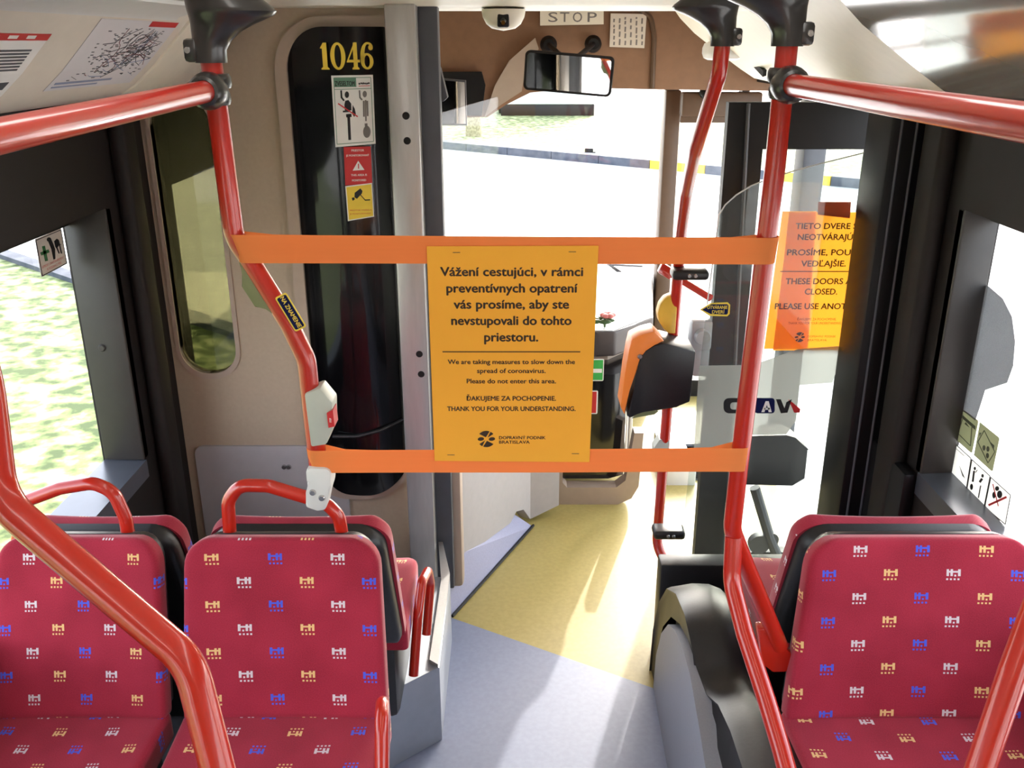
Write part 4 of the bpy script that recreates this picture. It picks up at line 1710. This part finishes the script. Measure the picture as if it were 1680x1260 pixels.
plate_px(mb, fr, [q1(*p) for p in ((225, 948), (438, 922), (455, 1190), (246, 1226))], 0.0008)
mb.mi = 0
F1(mb, fr, ((234, 956), (432, 931), (448, 1184), (254, 1216)), 0.001)
mb.mi = 1
F1(mb, fr, ((300, 1000), (345, 965), (362, 985), (358, 1005), (318, 1048), (298, 1035)), 0.0014)
F1(mb, fr, ((276, 1040), (296, 1036), (302, 1052), (284, 1064)), 0.0014)
F1(mb, fr, bar(345, 1015, 385, 1060, 7), 0.0014)
F1(mb, fr, bar(383, 1058, 424, 1056, 9), 0.0014)
mb.mi = 2
for s_, x0_, x1_, y_ in (('PRIESTOR VOZIDLA', 262, 436, 1158), ('JE MONITOROVANÝ', 262, 432, 1186)):
    a, b = q1(x0_, y_), q1(x1_, y_ - 22)
    text_px(mb, fr, s_, a[0], b[0], (a[1] + b[1]) / 2, 3.2, 0.0, 0.0014)
put('camera_sticker', mb, [YEL, INKB, REDV, WHT], None, 'yellow sticker with a black surveillance camera drawing', 'sticker')

# guide dog sticker on the left window
def q2(x, y):
    return (40 + x / 11.45, 360 + y / 11.45)


fr = Fr(at_x(84, 413, -1.2545), V((0, 1, 0)), V((0, 0, 1)))
mb = MB()
plate_px(mb, fr, [q2(*p) for p in ((195, 372), (685, 165), (802, 830), (320, 1085))], 0.0006)
mb.mi = 1


def F2(pts, h=0.001):
    flat_px(mb, fr, [q2(*p) for p in pts], h)


for xa, ya, xb, yb in ((210, 395, 680, 195), (680, 195, 790, 820), (790, 820, 330, 1060), (330, 1060, 210, 395)):
    F2(bar(xa, ya, xb, yb, 14))
F2(ell(455, 378, 42, 42))
F2(((440, 415), (500, 380), (540, 470), (570, 560), (575, 740), (540, 755), (500, 560)))
F2(((550, 410), (600, 360), (640, 385), (660, 460), (690, 470), (640, 490), (600, 550), (575, 520)))
F2(bar(600, 520, 645, 640, 22))
F2(bar(655, 480, 690, 640, 24))
mb.mi = 2
F2(bar(350, 500, 410, 780, 55))
F2(bar(300, 650, 455, 590, 60))
mb.mi = 3
for s_, xa, ya, xb, yb in (('SLEPECKÝ, CANISTERAPEUTICKÝ', 325, 915, 740, 735), ('A VODIACI PES', 420, 955, 690, 835)):
    a, b = loc2(fr, *q2(xa, ya)), loc2(fr, *q2(xb, yb))
    text(mb, fr, s_, (a[0] + b[0]) / 2, (a[1] + b[1]) / 2, 0.006, b[0] - a[0], 0.0, 0.001)
put('guide_dog_sticker', mb, [BEIGEM, INKB, GRNX, REDV], None, 'sticker with a green cross and a dog with its handler, on the left window', 'sticker')

# stickers at the bottom of the right window
def q3(x, y):
    return (1540 + x / 6.63, 660 + y / 6.63)


fr = Fr(at_x(1600, 730, 1.2205), V((0, -1, 0)), V((0, 0, 1)))


def F3(pts, h=0.001):
    flat_px(mb, fr, [q3(*p) for p in pts], h)


mb = MB()
plate_px(mb, fr, [q3(*p) for p in ((240, 55), (428, 195), (432, 215), (365, 545), (350, 548), (188, 405))], 0.0006)
mb.mi = 1
F3(((240, 120), (405, 260), (400, 300), (235, 150)))
for a in (((265, 180), (215, 340)), ((215, 340), (350, 475)), ((350, 475), (365, 270))):
    F3(bar(*a[0], *a[1], 8))
F3(((300, 215), (340, 275), (285, 235)))
OLV = paper('olive_sticker', (168, 172, 146), 0.45)
OLI = mat('olive_ink', (78, 84, 66), 0.5)
put('window_sticker', mb, [OLV, OLI], None, 'olive sticker with a ticket pictogram at the lower corner of the right window', 'sticker', 'window stickers')
mb = MB()
plate_px(mb, fr, [q3(*p) for p in ((450, 215), (655, 380), (662, 400), (590, 745), (575, 748), (385, 575))], 0.0006)
mb.mi = 1
for a in (((500, 305), (615, 540)), ((615, 540), (540, 660)), ((540, 660), (430, 430)), ((430, 430), (500, 305))):
    F3(bar(*a[0], *a[1], 8))
for c in ((497, 497), (540, 508), (535, 580)):
    F3(ell(c[0], c[1], 16, 30))
F3(((560, 425), (610, 470), (605, 510)))
F3(((445, 330), (470, 330), (450, 370)))
put('window_sticker', mb, [OLV, OLI], None, 'olive sticker with three dots in a tilted square on the right window', 'sticker', 'window stickers')
quads = (((172, 440), (358, 610), (305, 945), (118, 765)), ((366, 622), (565, 802), (498, 1140), (312, 945)), ((572, 815), (788, 1010), (730, 1330), (505, 1140)))
labs = ('white sticker with a pen drawing, first of three along the right window sill', 'white sticker with two small raised-arm figures on the right window sill', 'white sticker with crossed-out round shapes, nearest the red seat on the right window')
for i, (qd, lb) in enumerate(zip(quads, labs)):
    mb = MB()
    plate_px(mb, fr, [q3(*p) for p in qd], 0.0006)
    mb.mi = 1
    for j in range(4):
        F3(bar(*qd[j], *qd[(j + 1) % 4], 9))
    if i == 0:
        F3(((230, 690), (290, 828), (262, 800)))
        F3(bar(190, 500, 280, 580, 4))
    if i == 1:
        F3(ell(398, 720, 12, 18))
        F3(bar(390, 745, 375, 865, 20))
        F3(bar(405, 765, 425, 735, 8))
        F3(ell(362, 920, 16, 34))
        F3(ell(482, 800, 13, 20))
        F3(bar(478, 830, 450, 870, 26))
        F3(bar(462, 905, 436, 1040, 12))
    if i == 2:
        F3(ell(640, 938, 22, 26))
        F3(ell(606, 1010, 18, 36))
        F3(ell(668, 1002, 28, 42))
        mb.mi = 2
        F3(bar(595, 888, 655, 1130, 10), 0.0014)
        F3(bar(548, 1120, 745, 1030, 24), 0.0014)
    put('window_sticker', mb, [STK, INKB, REDV], None, lb, 'sticker', 'window stickers')

# ------------------------------------------------------------------ mirrors, signs and camera above the windscreen
MY = 4.25
t = thing('rear_view_mirror', 'wide black framed driver mirror hanging on two arms above the windscreen', 'mirror', at_y(932, 160, MY))
mc = [at_y(px, py, MY) for px, py in ((858, 81), (1005, 93), (1002, 161), (862, 147))]
cc = sum(mc, V()) / 4
u = (mc[1] - mc[0]).normalized()
v = (mc[0] - mc[3]).normalized()
fr = Fr(cc + V((0, 0, 0)), u, v + V((0, -0.06, 0)))
fr2 = Fr(cc, (u + V((0, -0.2, 0))).normalized(), fr.v)
w, hgt = (mc[1] - mc[0]).length / 2, (mc[0] - mc[3]).length / 2
mb = MB()
mb.prism([fr2.p(x, y, -0.03) for x, y in rrect(-w, w, -hgt, hgt, 0.022)], fr2.n * 0.03)
put('frame', mb, BLK, t)
mb = MB()
mb.prism([fr2.p(x, y, 0.0005) for x, y in rrect(-w + 0.01, w - 0.01, -hgt + 0.01, hgt - 0.01, 0.016)], fr2.n * 0.001)
put('mirror_glass', mb, MIRR, t)
for px, py, qx in ((900, 73, 925), (973, 72, 945)):
    mb = MB()
    a = at_y(px, py, 4.58)
    mb.lathe([(0.0, 0.04), (0.025, 0.04), (0.036, 0.015), (0.04, 0.0)], a, (0, -1, 0), 18)
    mb.tube([a + V((0, -0.03, 0)), at_y(qx, 96, MY + 0.03)], 0.012, 0, 10)
    put('arm', mb, BLK, t)
t = thing('cab_mirror', 'small square mirror at the edge of the sun blind, beside the dark cab post', 'mirror', at_y(742, 205, 4.2))
mc = [at_y(px, py, 4.2) for px, py in ((720, 128), (764, 132), (766, 206), (720, 206))]
mb = MB()
mb.prism(mc, (0, 0.03, 0))
put('frame', mb, GREYD, t)
mb = MB()
mb.tube([at_y(735, 150, 4.22), at_y(740, 150, 4.58)], 0.014, 0, 10)
put('arm', mb, BLK, t)
mb = MB()
cc = sum(mc, V()) / 4
mb.prism([cc + (p - cc) * 0.92 + V((0, -0.002, 0)) for p in mc], (0, 0.001, 0))
put('mirror_glass', mb, MIRR, t)

fr = Fr(at_y(938, 28, 4.58), V((1, 0, 0)), V((0, 0, 1)))
mb = MB()
plate_px(mb, fr, ((886, 17), (990, 14), (990, 40), (886, 42)), 0.012)
mb.mi = 1
for ch, x in zip('STOP', (907, 926, 947, 971)):
    text_px(mb, fr, ch, x - 7.5, x + 7.5, 36, 16, 0.005, 0.0125)
put('stop_sign', mb, [CREAM, GREYI], None, 'cream STOP sign in the brown lining', 'sign')
fr = Fr(at_y(1030, 50, 4.585), V((1, 0, 0)), V((0, 0, 1)))
mb = MB()
plate_px(mb, fr, ((1002, 22), (1061, 23), (1057, 79), (1000, 77)), 0.002)
mb.mi = 1
rnd = random.Random(3)
for k in range(6):
    x = 1007 + k * 9.2
    y = 74
    while y > 30:
        ln_ = rnd.uniform(4, 10)
        flat_px(mb, fr, bar(x, y, x + 0.6, max(28, y - ln_), 2.6), 0.0024)
        y -= ln_ + rnd.uniform(2, 5)
put('small_notice', mb, [BEIGEM, GREYI], None, 'small cream notice of sideways print, beside the STOP sign', 'notice')

t = thing('dome_camera', 'white dome surveillance camera under the front ceiling edge', 'camera', at_y(826, 40, 2.85))
c = at_y(826, 10, 2.85)
c.z = 2.037
mb = MB()
mb.lathe([(0.063, 0.0), (0.063, -0.008), (0.06, -0.022), (0.05, -0.04), (0.034, -0.052), (0.0, -0.058)], c, (0, 0, 1), 32)
put('dome', mb, CREAM, t)
mb = MB()
mb.box(c.x - 0.017, c.x + 0.017, c.y - 0.062, c.y - 0.03, c.z - 0.05, c.z - 0.012, 0.006)
put('aperture', mb, BLK, t)
mb = MB()
mb.lathe([(0.0, 0.012), (0.006, 0.012), (0.011, 0.0)], c + V((0, -0.06, -0.034)), (0, -1, -0.3), 16)
put('lens', mb, BLACKG, t, 'round lens')

# printed sheets on the left cove
cv_a, cv_b = V((-0.955, 0, 1.850)), V((-0.80, 0, 2.0))
vdir = (V((-0.80, 0, 2.0)) - V((-0.90, 0, 1.897))).normalized()


def cove_pt(y, s, h=0.001):
    """s metres down-to-up along the lower cove facets"""
    pts = [V((-0.955, 0, 1.850)), V((-0.90, 0, 1.897)), V((-0.80, 0, 2.0))]
    l0 = (pts[1] - pts[0]).length
    if s < l0:
        p = pts[0] + (pts[1] - pts[0]) * (s / l0)
        d = (pts[1] - pts[0]).normalized()
    else:
        d = (pts[2] - pts[1]).normalized()
        p = pts[1] + d * (s - l0)
    n = V((d.z, 0, -d.x))
    return V((p.x, y, p.z)) + n * h


def cpoly(mb, pts, h):
    """filled shape on the cove, split where it crosses the facet fold"""
    ys = [p[0] for p in pts]
    mb.prism([cove_pt(y, s, h) for y, s in pts], (0.0004, 0, -0.0004))


def cove_sheet(mb, y0, y1, s0, s1, h):
    l0 = 0.0723
    if s0 < l0 < s1:
        cpoly(mb, [(y0, s0), (y1, s0), (y1, l0), (y0, l0)], h)
        cpoly(mb, [(y0, l0), (y1, l0), (y1, s1), (y0, s1)], h)
    else:
        cpoly(mb, [(y0, s0), (y1, s0), (y1, s1), (y0, s1)], h)


mb = MB()
Y1 = 1.745
cove_sheet(mb, 1.1, Y1, 0.01, 0.165, 0.0006)
mb.mi = 1
cove_sheet(mb, 1.1, Y1, 0.150, 0.165, 0.0012)
mb.mi = 2
for k in range(7):
    cove_sheet(mb, 1.15, Y1 - 0.03, 0.08 + k * 0.0075 - 0.03 * (k > 3) * 0, 0.084 + k * 0.0075, 0.0012)
cove_sheet(mb, 1.15, Y1 - 0.02, 0.03, 0.05, 0.0012)
mb.mi = 0
for k in range(3):
    cove_sheet(mb, Y1 - 0.08 - k * 0.06, Y1 - 0.05 - k * 0.06, 0.154, 0.161, 0.0016)
put('timetable_sheet', mb, [WHT, REDV, GREYD], None, 'white timetable sheet with a red header on the left ceiling cove', 'timetable')
mb = MB()
ya, yb = 1.90, 2.33
cove_sheet(mb, ya, yb, 0.012, 0.205, 0.0006)
mb.mi = 1
cove_sheet(mb, yb - 0.17, yb - 0.005, 0.19, 0.205, 0.0012)
mb.mi = 2
cove_sheet(mb, ya + 0.02, yb - 0.14, 0.03, 0.036, 0.0012)
cove_sheet(mb, ya + 0.02, yb - 0.2, 0.02, 0.024, 0.0012)
rnd = random.Random(11)


def seg(y0, s0, y1, s1, w):
    d = V((y1 - y0, s1 - s0, 0))
    if d.length < 1e-5:
        return
    l0 = 0.0723
    if (s0 - l0) * (s1 - l0) < 0:
        k = (l0 - s0) / (s1 - s0)
        ym = y0 + (y1 - y0) * k
        seg(y0, s0, ym, l0 - 1e-5 if s0 < l0 else l0 + 1e-5, w)
        seg(ym, l0 + 1e-5 if s0 < l0 else l0 - 1e-5, y1, s1, w)
        return
    d.normalize()
    nx, ny = -d.y * w / 2, d.x * w / 2
    cpoly(mb, [(y0 + nx, s0 + ny), (y0 - nx, s0 - ny), (y1 - nx, s1 - ny), (y1 + nx, s1 + ny)], 0.0013)


for line in range(55):
    mb.mi = rnd.choice((3, 3, 3, 2, 4))
    cy, cs_ = rnd.gauss(ya + 0.22, 0.08), rnd.gauss(0.10, 0.04)
    ang = rnd.choice((0.3, 0.6, 0.9, -0.4, 1.3, 0.1))
    for k in range(rnd.randint(3, 7)):
        L_ = rnd.uniform(0.012, 0.05)
        ny_, ns_ = cy + L_ * math.cos(ang), cs_ + L_ * math.sin(ang) * 0.7
        if not (ya + 0.01 < ny_ < yb - 0.01 and 0.04 < ns_ < 0.185):
            break
        seg(cy, cs_, ny_, ns_, rnd.choice((0.0012, 0.0018)))
        cy, cs_ = ny_, ns_
        ang += rnd.uniform(-0.7, 0.7)
mb.mi = 3
for k in range(230):
    y_, s_ = rnd.gauss(ya + 0.22, 0.1), rnd.gauss(0.11, 0.045)
    if ya + 0.02 < y_ < yb - 0.03 and 0.04 < s_ < 0.185:
        seg(y_, s_, y_ + rnd.uniform(0.006, 0.016), s_, 0.002)
put('transit_map', mb, [MAPW, REDV, BLUEM, GREYD, mat('map_maroon', (110, 50, 56), 0.6)], None, 'transit network map sheet with a red corner strip on the left ceiling cove', 'map')

# ================================================================== seats
def cushion(mb, W0, W1, H, rad, rim, thick, c0=0.0, c1=0.0, curv=0.0, flip=1, rad0=0.015):
    """upholstered pad: x across, s along (uv in metres); returns rows of points mapped by caller"""
    NS = 30
    ss = []
    for k in range(NS + 1):
        u = k / NS
        ss.append(H * (0.5 - 0.5 * math.cos(PI * u)))
    aa = [-1, -0.985, -0.96, -0.92, -0.86, -0.75, -0.6, -0.4, -0.2, 0, 0.2, 0.4, 0.6, 0.75, 0.86, 0.92, 0.96, 0.985, 1]
    rows = []
    for s in ss:
        k = s / H
        hw = W0 + (W1 - W0) * k
        c = c0 + (c1 - c0) * k
        if s > H - rad:
            d = s - (H - rad)
            hw = hw - rad + math.sqrt(max(0, rad * rad - d * d))
        if s < rad0:
            d = rad0 - s
            hw = hw - rad0 + math.sqrt(max(0, rad0 * rad0 - d * d))
        row = []
        for a in aa:
            x = c + a * hw
            e = min(hw * (1 - abs(a)), H - s, s + 0.0)
            h = 0.0
            if e < rim:
                h = -rim + math.sqrt(max(0, rim * rim - (rim - e) ** 2))
            h += curv * (x - c) ** 2
            row.append((x, s, h))
        rows.append(row)
    return rows


def make_pad(mb, rows, mapf, thick, NUV=(0.0, 0.0), fl=1):
    grid = [[mb.bm.verts.new(mapf(*p)) for p in row] for row in rows]
    n, m_ = len(grid), len(grid[0])
    for j in range(n - 1):
        for i in range(m_ - 1):
            f = mb.bm.faces.new([grid[j][i], grid[j][i + 1], grid[j + 1][i + 1], grid[j + 1][i]])
            for l, (jj, ii) in zip(f.loops, ((j, i), (j, i + 1), (j + 1, i + 1), (j + 1, i))):
                l[mb.uv].uv = (fl * rows[jj][ii][0] + NUV[0], rows[jj][ii][1] + NUV[1])
    bnd = [(0, i) for i in range(m_)] + [(j, m_ - 1) for j in range(1, n)] + [(n - 1, i) for i in range(m_ - 2, -1, -1)] + [(j, 0) for j in range(n - 2, 0, -1)]
    back = [mb.bm.verts.new(mapf(rows[j][i][0], rows[j][i][1], -thick)) for j, i in bnd]
    k = len(bnd)
    for q in range(k):
        r_ = (q + 1) % k
        A, B = bnd[q], bnd[r_]
        f = mb.bm.faces.new([grid[A[0]][A[1]], back[q], back[r_], grid[B[0]][B[1]]])
        ua, ub = rows[A[0]][A[1]], rows[B[0]][B[1]]
        for l, (p, e) in zip(f.loops, ((ua, 0), (ua, thick), (ub, thick), (ub, 0))):
            sx = 1 if p[0] > 0 else -1
            l[mb.uv].uv = (fl * (p[0] + sx * e * 0.7) + NUV[0], p[1] + NUV[1])
    f = mb.bm.faces.new(back[::-1])


DYB, DZB = 0.115, 0.386
HB = math.hypot(DYB, DZB)


def seat(name, W1, W0, c1, c0, label, group, uvo, wide=False):
    """seat facing -Y; local origin at the podium under the crease"""
    t = thing(name, label, 'bus seat', (0, 0, 0), group)
    ty, tz = DYB / HB, DZB / HB

    def mback(x, s, h):
        return V((x, ty * s - tz * h - 0.0, 0.31 + tz * s + ty * h))
    mb = MB()
    rows = cushion(mb, W0, W1, HB, 0.062, 0.016, 0.03, c0, c1, 0.22)
    make_pad(mb, rows, mback, 0.034, uvo, -1 if wide else 1)
    put('backrest', mb, FAB, t, sharp=60)

    def mshell(x, s, h):
        return V((x, ty * s + tz * h + 0.082, 0.30 + tz * s - ty * h))
    mb = MB()
    rows = cushion(mb, W0 - 0.006, W1 - 0.010, HB - 0.012, 0.062, 0.03, 0.02, c0, c1, 0.0)
    make_pad(mb, rows, mshell, 0.048)
    put('back_shell', mb, BLACKP, t, sharp=60)

    def mseat(x, s, h):
        dz = -0.5 * max(0, s - 0.30) ** 2 * 6
        return V((x, -s + 0.03, 0.315 + h + dz))
    mb = MB()
    rows = cushion(mb, W0 + 0.004, W0 - 0.006, 0.38, 0.05, 0.018, 0.05, c0, c0, 0.12)
    make_pad(mb, rows, mseat, 0.06, (uvo[0] + 0.02, uvo[1] + 0.03), -1 if wide else 1)
    put('seat_cushion', mb, FAB, t, sharp=60)
    mb = MB()
    mb.box(c0 - W0 + 0.03, c0 + W0 - 0.03, -0.28, 0.02, 0.027, 0.255, 0.02)
    put('seat_base', mb, BLACKP, t)
    return t


def copy_seat(src, loc, rz, sx, label, group, dz=0.0):
    c = src.copy()
    COL.objects.link(c)
    c.location = loc
    c.rotation_euler = (0, 0, rz)
    c.scale = (sx, 1, 1)
    c['label'] = label
    c['group'] = group
    for ch in src.children:
        if ch.name.split('.')[0] in ('backrest', 'back_shell', 'seat_cushion', 'seat_base'):
            k = ch.copy()
            COL.objects.link(k)
            k.parent = c
    return c


def handle(root, pts):
    mb = MB()
    mb.tube(pts, 0.0145, 0.06, 16)
    M = root.matrix_basis.inverted()
    for v in mb.bm.verts:
        v.co = M @ v.co + root.location
    return mb


PZ = 0.26
XA = -0.512
SA = seat('bus_seat', 0.208, 0.222, 0.0, 0.004, 'red patterned aisle seat on the left, facing the camera', 'left seats facing the camera', (0.147 - 0.1345 * 0.5 + 0.1345 * 4, 0.0515 * 0.5 - 0.357 + 0.0515 * 8))
SB = copy_seat(SA, (-0.948, 1.60, PZ), 0, -0.83, 'red patterned window seat on the left, partly behind the slanting foreground pole', 'left seats facing the camera')
SAf = copy_seat(SA, (XA + 0.004, 1.985, 0.234), PI, 1.0, 'left aisle seat facing forward, its dark back against the nearest aisle seat', 'left seats facing forward')
SBf = copy_seat(SA, (-0.955, 1.985, 0.234), PI, 0.85, 'left window seat facing forward, its dark back behind the window seat handle', 'left seats facing forward')
SA.location = (XA, 1.60, PZ)
SC = seat('bus_seat', 0.238, 0.27, 0.0, -0.018, 'wide red patterned seat on the right, facing the camera', 'right seats', (0.0, 0.0515 * 8 + 0.012), True)
SCf = copy_seat(SC, (0.862, 1.985, 0.234), PI, 0.96, 'right seat facing forward, dark back showing over the wide seat', 'right seats')
SC.location = (0.862, 1.60, PZ)
bpy.context.view_layer.update()

HY = 1.765
for root, pl_ in ((SA, [(379, 905), (374, 822), (392, 796), (440, 797), (536, 826), (556, 846), (566, 905)]),
                  (SB, [(28, 905), (36, 824), (98, 801), (152, 792), (186, 806), (206, 850), (215, 905)])):
    pts = [at_y(px, py, HY) for px, py in pl_]
    mb = MB()
    mb.tube(pts, 0.0145, 0.05, 16)
    M = (Matrix.Translation(root.location) @ Matrix.Diagonal((root.scale.x, 1, 1, 1))).inverted()
    for v in mb.bm.verts:
        v.co = M @ v.co + root.location
    put('grab_handle', mb, RED, root, 'red grab handle')
# armrests
mb = MB()
mb.tube([V((-0.285, 1.50, 0.52)), V((-0.268, 1.46, 0.70)), V((-0.262, 1.42, 0.775)), V((-0.255, 1.36, 0.78)), V((-0.252, 1.31, 0.70)), V((-0.25, 1.27, 0.5))], 0.013, 0.04, 14)
put('armrest', mb, RED, SA, 'red looped armrest')
mb = MB()
mb.tube([V((-0.285, 2.02, 0.36)), V((-0.272, 2.07, 0.52)), V((-0.266, 2.14, 0.575)), V((-0.258, 2.22, 0.56)), V((-0.256, 2.25, 0.5)), V((-0.268, 2.20, 0.36))], 0.013, 0.03, 14)
Mx = Matrix.Translation(V((-0.508, 1.985, 0.234))) @ Matrix.Rotation(PI, 4, 'Z')
for v in mb.bm.verts:
    v.co = Mx.inverted() @ v.co + SAf.location
put('armrest', mb, RED, SAf, 'red looped armrest')

# podiums and console
mb = MB()
mb.prism([(-0.236, 2.66, 0), (-0.232, 2.18, 0), (-0.42, 2.03, 0), (-0.42, 1.02, 0), (-1.14, 1.02, 0), (-1.14, 2.66, 0)], (0, 0, 0.26))
bmesh.ops.bevel(mb.bm, geom=[e for e in mb.bm.edges if abs(e.verts[0].co.z - e.verts[1].co.z) < 0.01], offset=0.004, segments=2, profile=0.5, affect='EDGES')
pd = put('wheel_arch_box', mb, BOXM, None, 'grey metal podium under the left seats, its top bright in the sun', 'podium')
mb = MB()
mb.prism([(-0.236, 2.18, 0.26), (-0.236, 2.66, 0.26), (-0.27, 2.80, 0.30), (-0.285, 2.80, 0.30), (-0.262, 2.62, 0.262), (-0.262, 2.2, 0.262)], (0, 0, 0.012))
put('edge_strip', mb, SILVER, pd)
mb = MB()
mb.box(0.60, 1.13, 1.0, 2.58, 0, 0.26, 0.01)
p2 = put('wheel_arch_box', mb, BLACKP, None, 'black podium under the right seats', 'podium')
t = thing('side_console', 'grey and black moulded console between the aisle and the right seats', 'console', (0.5, 1.8, 0))
mb = MB()
pr_ = [(2.42, 0.0), (2.40, 0.14), (2.33, 0.27), (2.22, 0.38), (2.10, 0.445), (1.98, 0.48), (1.86, 0.49), (1.70, 0.46), (1.49, 0.40), (1.2, 0.36), (1.0, 0.36), (1.0, 0.0)]
mb.prism([V((0.43 - 0.02 * (2.42 - y), y, z)) for y, z in pr_], (0.12, 0, 0))
put('side_panel', mb, CONS, t, 'grey side panel')
mb = MB()
up = [(2.50, 0.0), (2.48, 0.18), (2.41, 0.33), (2.29, 0.46), (2.15, 0.535), (2.02, 0.56), (1.94, 0.55)]
rows_ = []
for xx, f, dz in ((0.435, 0.0, -0.02), (0.428, 0.2, -0.006), (0.44, 0.35, 0.0), (0.50, 1, 0.012), (0.55, 1, 0.01), (0.575, 1, -0.02)):
    rows_.append([mb.bm.verts.new((xx, y, max(0, z + dz))) for y, z in up] + [mb.bm.verts.new((xx + 0.01, 1.88, 0.50 + dz)), mb.bm.verts.new((xx + 0.02, 1.80, 0.485 + dz)), mb.bm.verts.new((xx + 0.03, 1.72, 0.52 + dz)),
                 mb.bm.verts.new((xx + 0.03, 1.60, 0.55 + dz)), mb.bm.verts.new((xx + 0.03, 1.4, 0.56 + dz)), mb.bm.verts.new((xx + 0.03, 1.0, 0.56 + dz))])
lowr = [mb.bm.verts.new((0.436, y, z)) for y, z in [(2.44, 0.0), (2.42, 0.15), (2.35, 0.28), (2.235, 0.395), (2.11, 0.46), (1.99, 0.495), (1.92, 0.502), (1.86, 0.46), (1.78, 0.42), (1.70, 0.38), (1.58, 0.3), (1.4, 0.2), (1.0, 0.1)]]
mb.skin([lowr] + rows_, False)
put('moulded_cover', mb, BLACKP, t, 'black moulded cover', sharp=50)
mb = MB()
mb.box(0.46, 0.56, 1.0, 2.3, 0.0, 0.45, 0.02)
put('inner_body', mb, BLACKP, t)
mb = MB()
a = at_y(1110, 920, 2.62)
mb.box(0.46, 1.10, 2.585, 2.66, 0.0, 0.35, 0.008)
put('front_panel', mb, BLACKP, p2)

# foreground poles
fp = [at_d(-22, 640, 0.96), at_d(0, 822, 0.96), at_d(312, 1086, 0.96), at_d(372, 1320, 0.96)]
t = thing('grab_pole', 'large red grab pole nearest the camera, slanting across the left window seat', 'grab pole', (fp[-1].x + 0.03, fp[-1].y, 0))
mb = MB()
mb.tube([V((fp[0].x - 0.02, fp[0].y, 2.24))] + fp + [V((fp[-1].x + 0.03, fp[-1].y, 0.0))], R, 0.08, 28)
put('tube', mb, RED, t)
fp = [at_d(1790, 760, 1.16), at_d(1663, 1100, 1.16), at_d(1600, 1285, 1.16)]
t = thing('grab_pole', 'red grab pole cut off by the frame, rising in front of the wide right seat', 'grab pole', (fp[-1].x - 0.03, fp[-1].y, 0))
mb = MB()
mb.tube([V((fp[0].x + 0.03, fp[0].y, 2.1))] + fp + [V((fp[-1].x - 0.04, fp[-1].y - 0.05, 0.0))], R, 0.08, 28)
put('tube', mb, RED, t)

# housings added around the two saloon fill lights, out of view
for x, lb in ((-0.45, 'long white housing added for the fill light over the left seats'), (0.45, 'long white housing added for the fill light over the right seats')):
    mb = MB()
    for xx in (-0.085, 0.065):
        mb.box(x + xx, x + xx + 0.02, -1.55, 1.95, 2.19, 2.26, 0.004)
    put('fill_housing', mb, GREYW, None, lb, 'ceiling light')
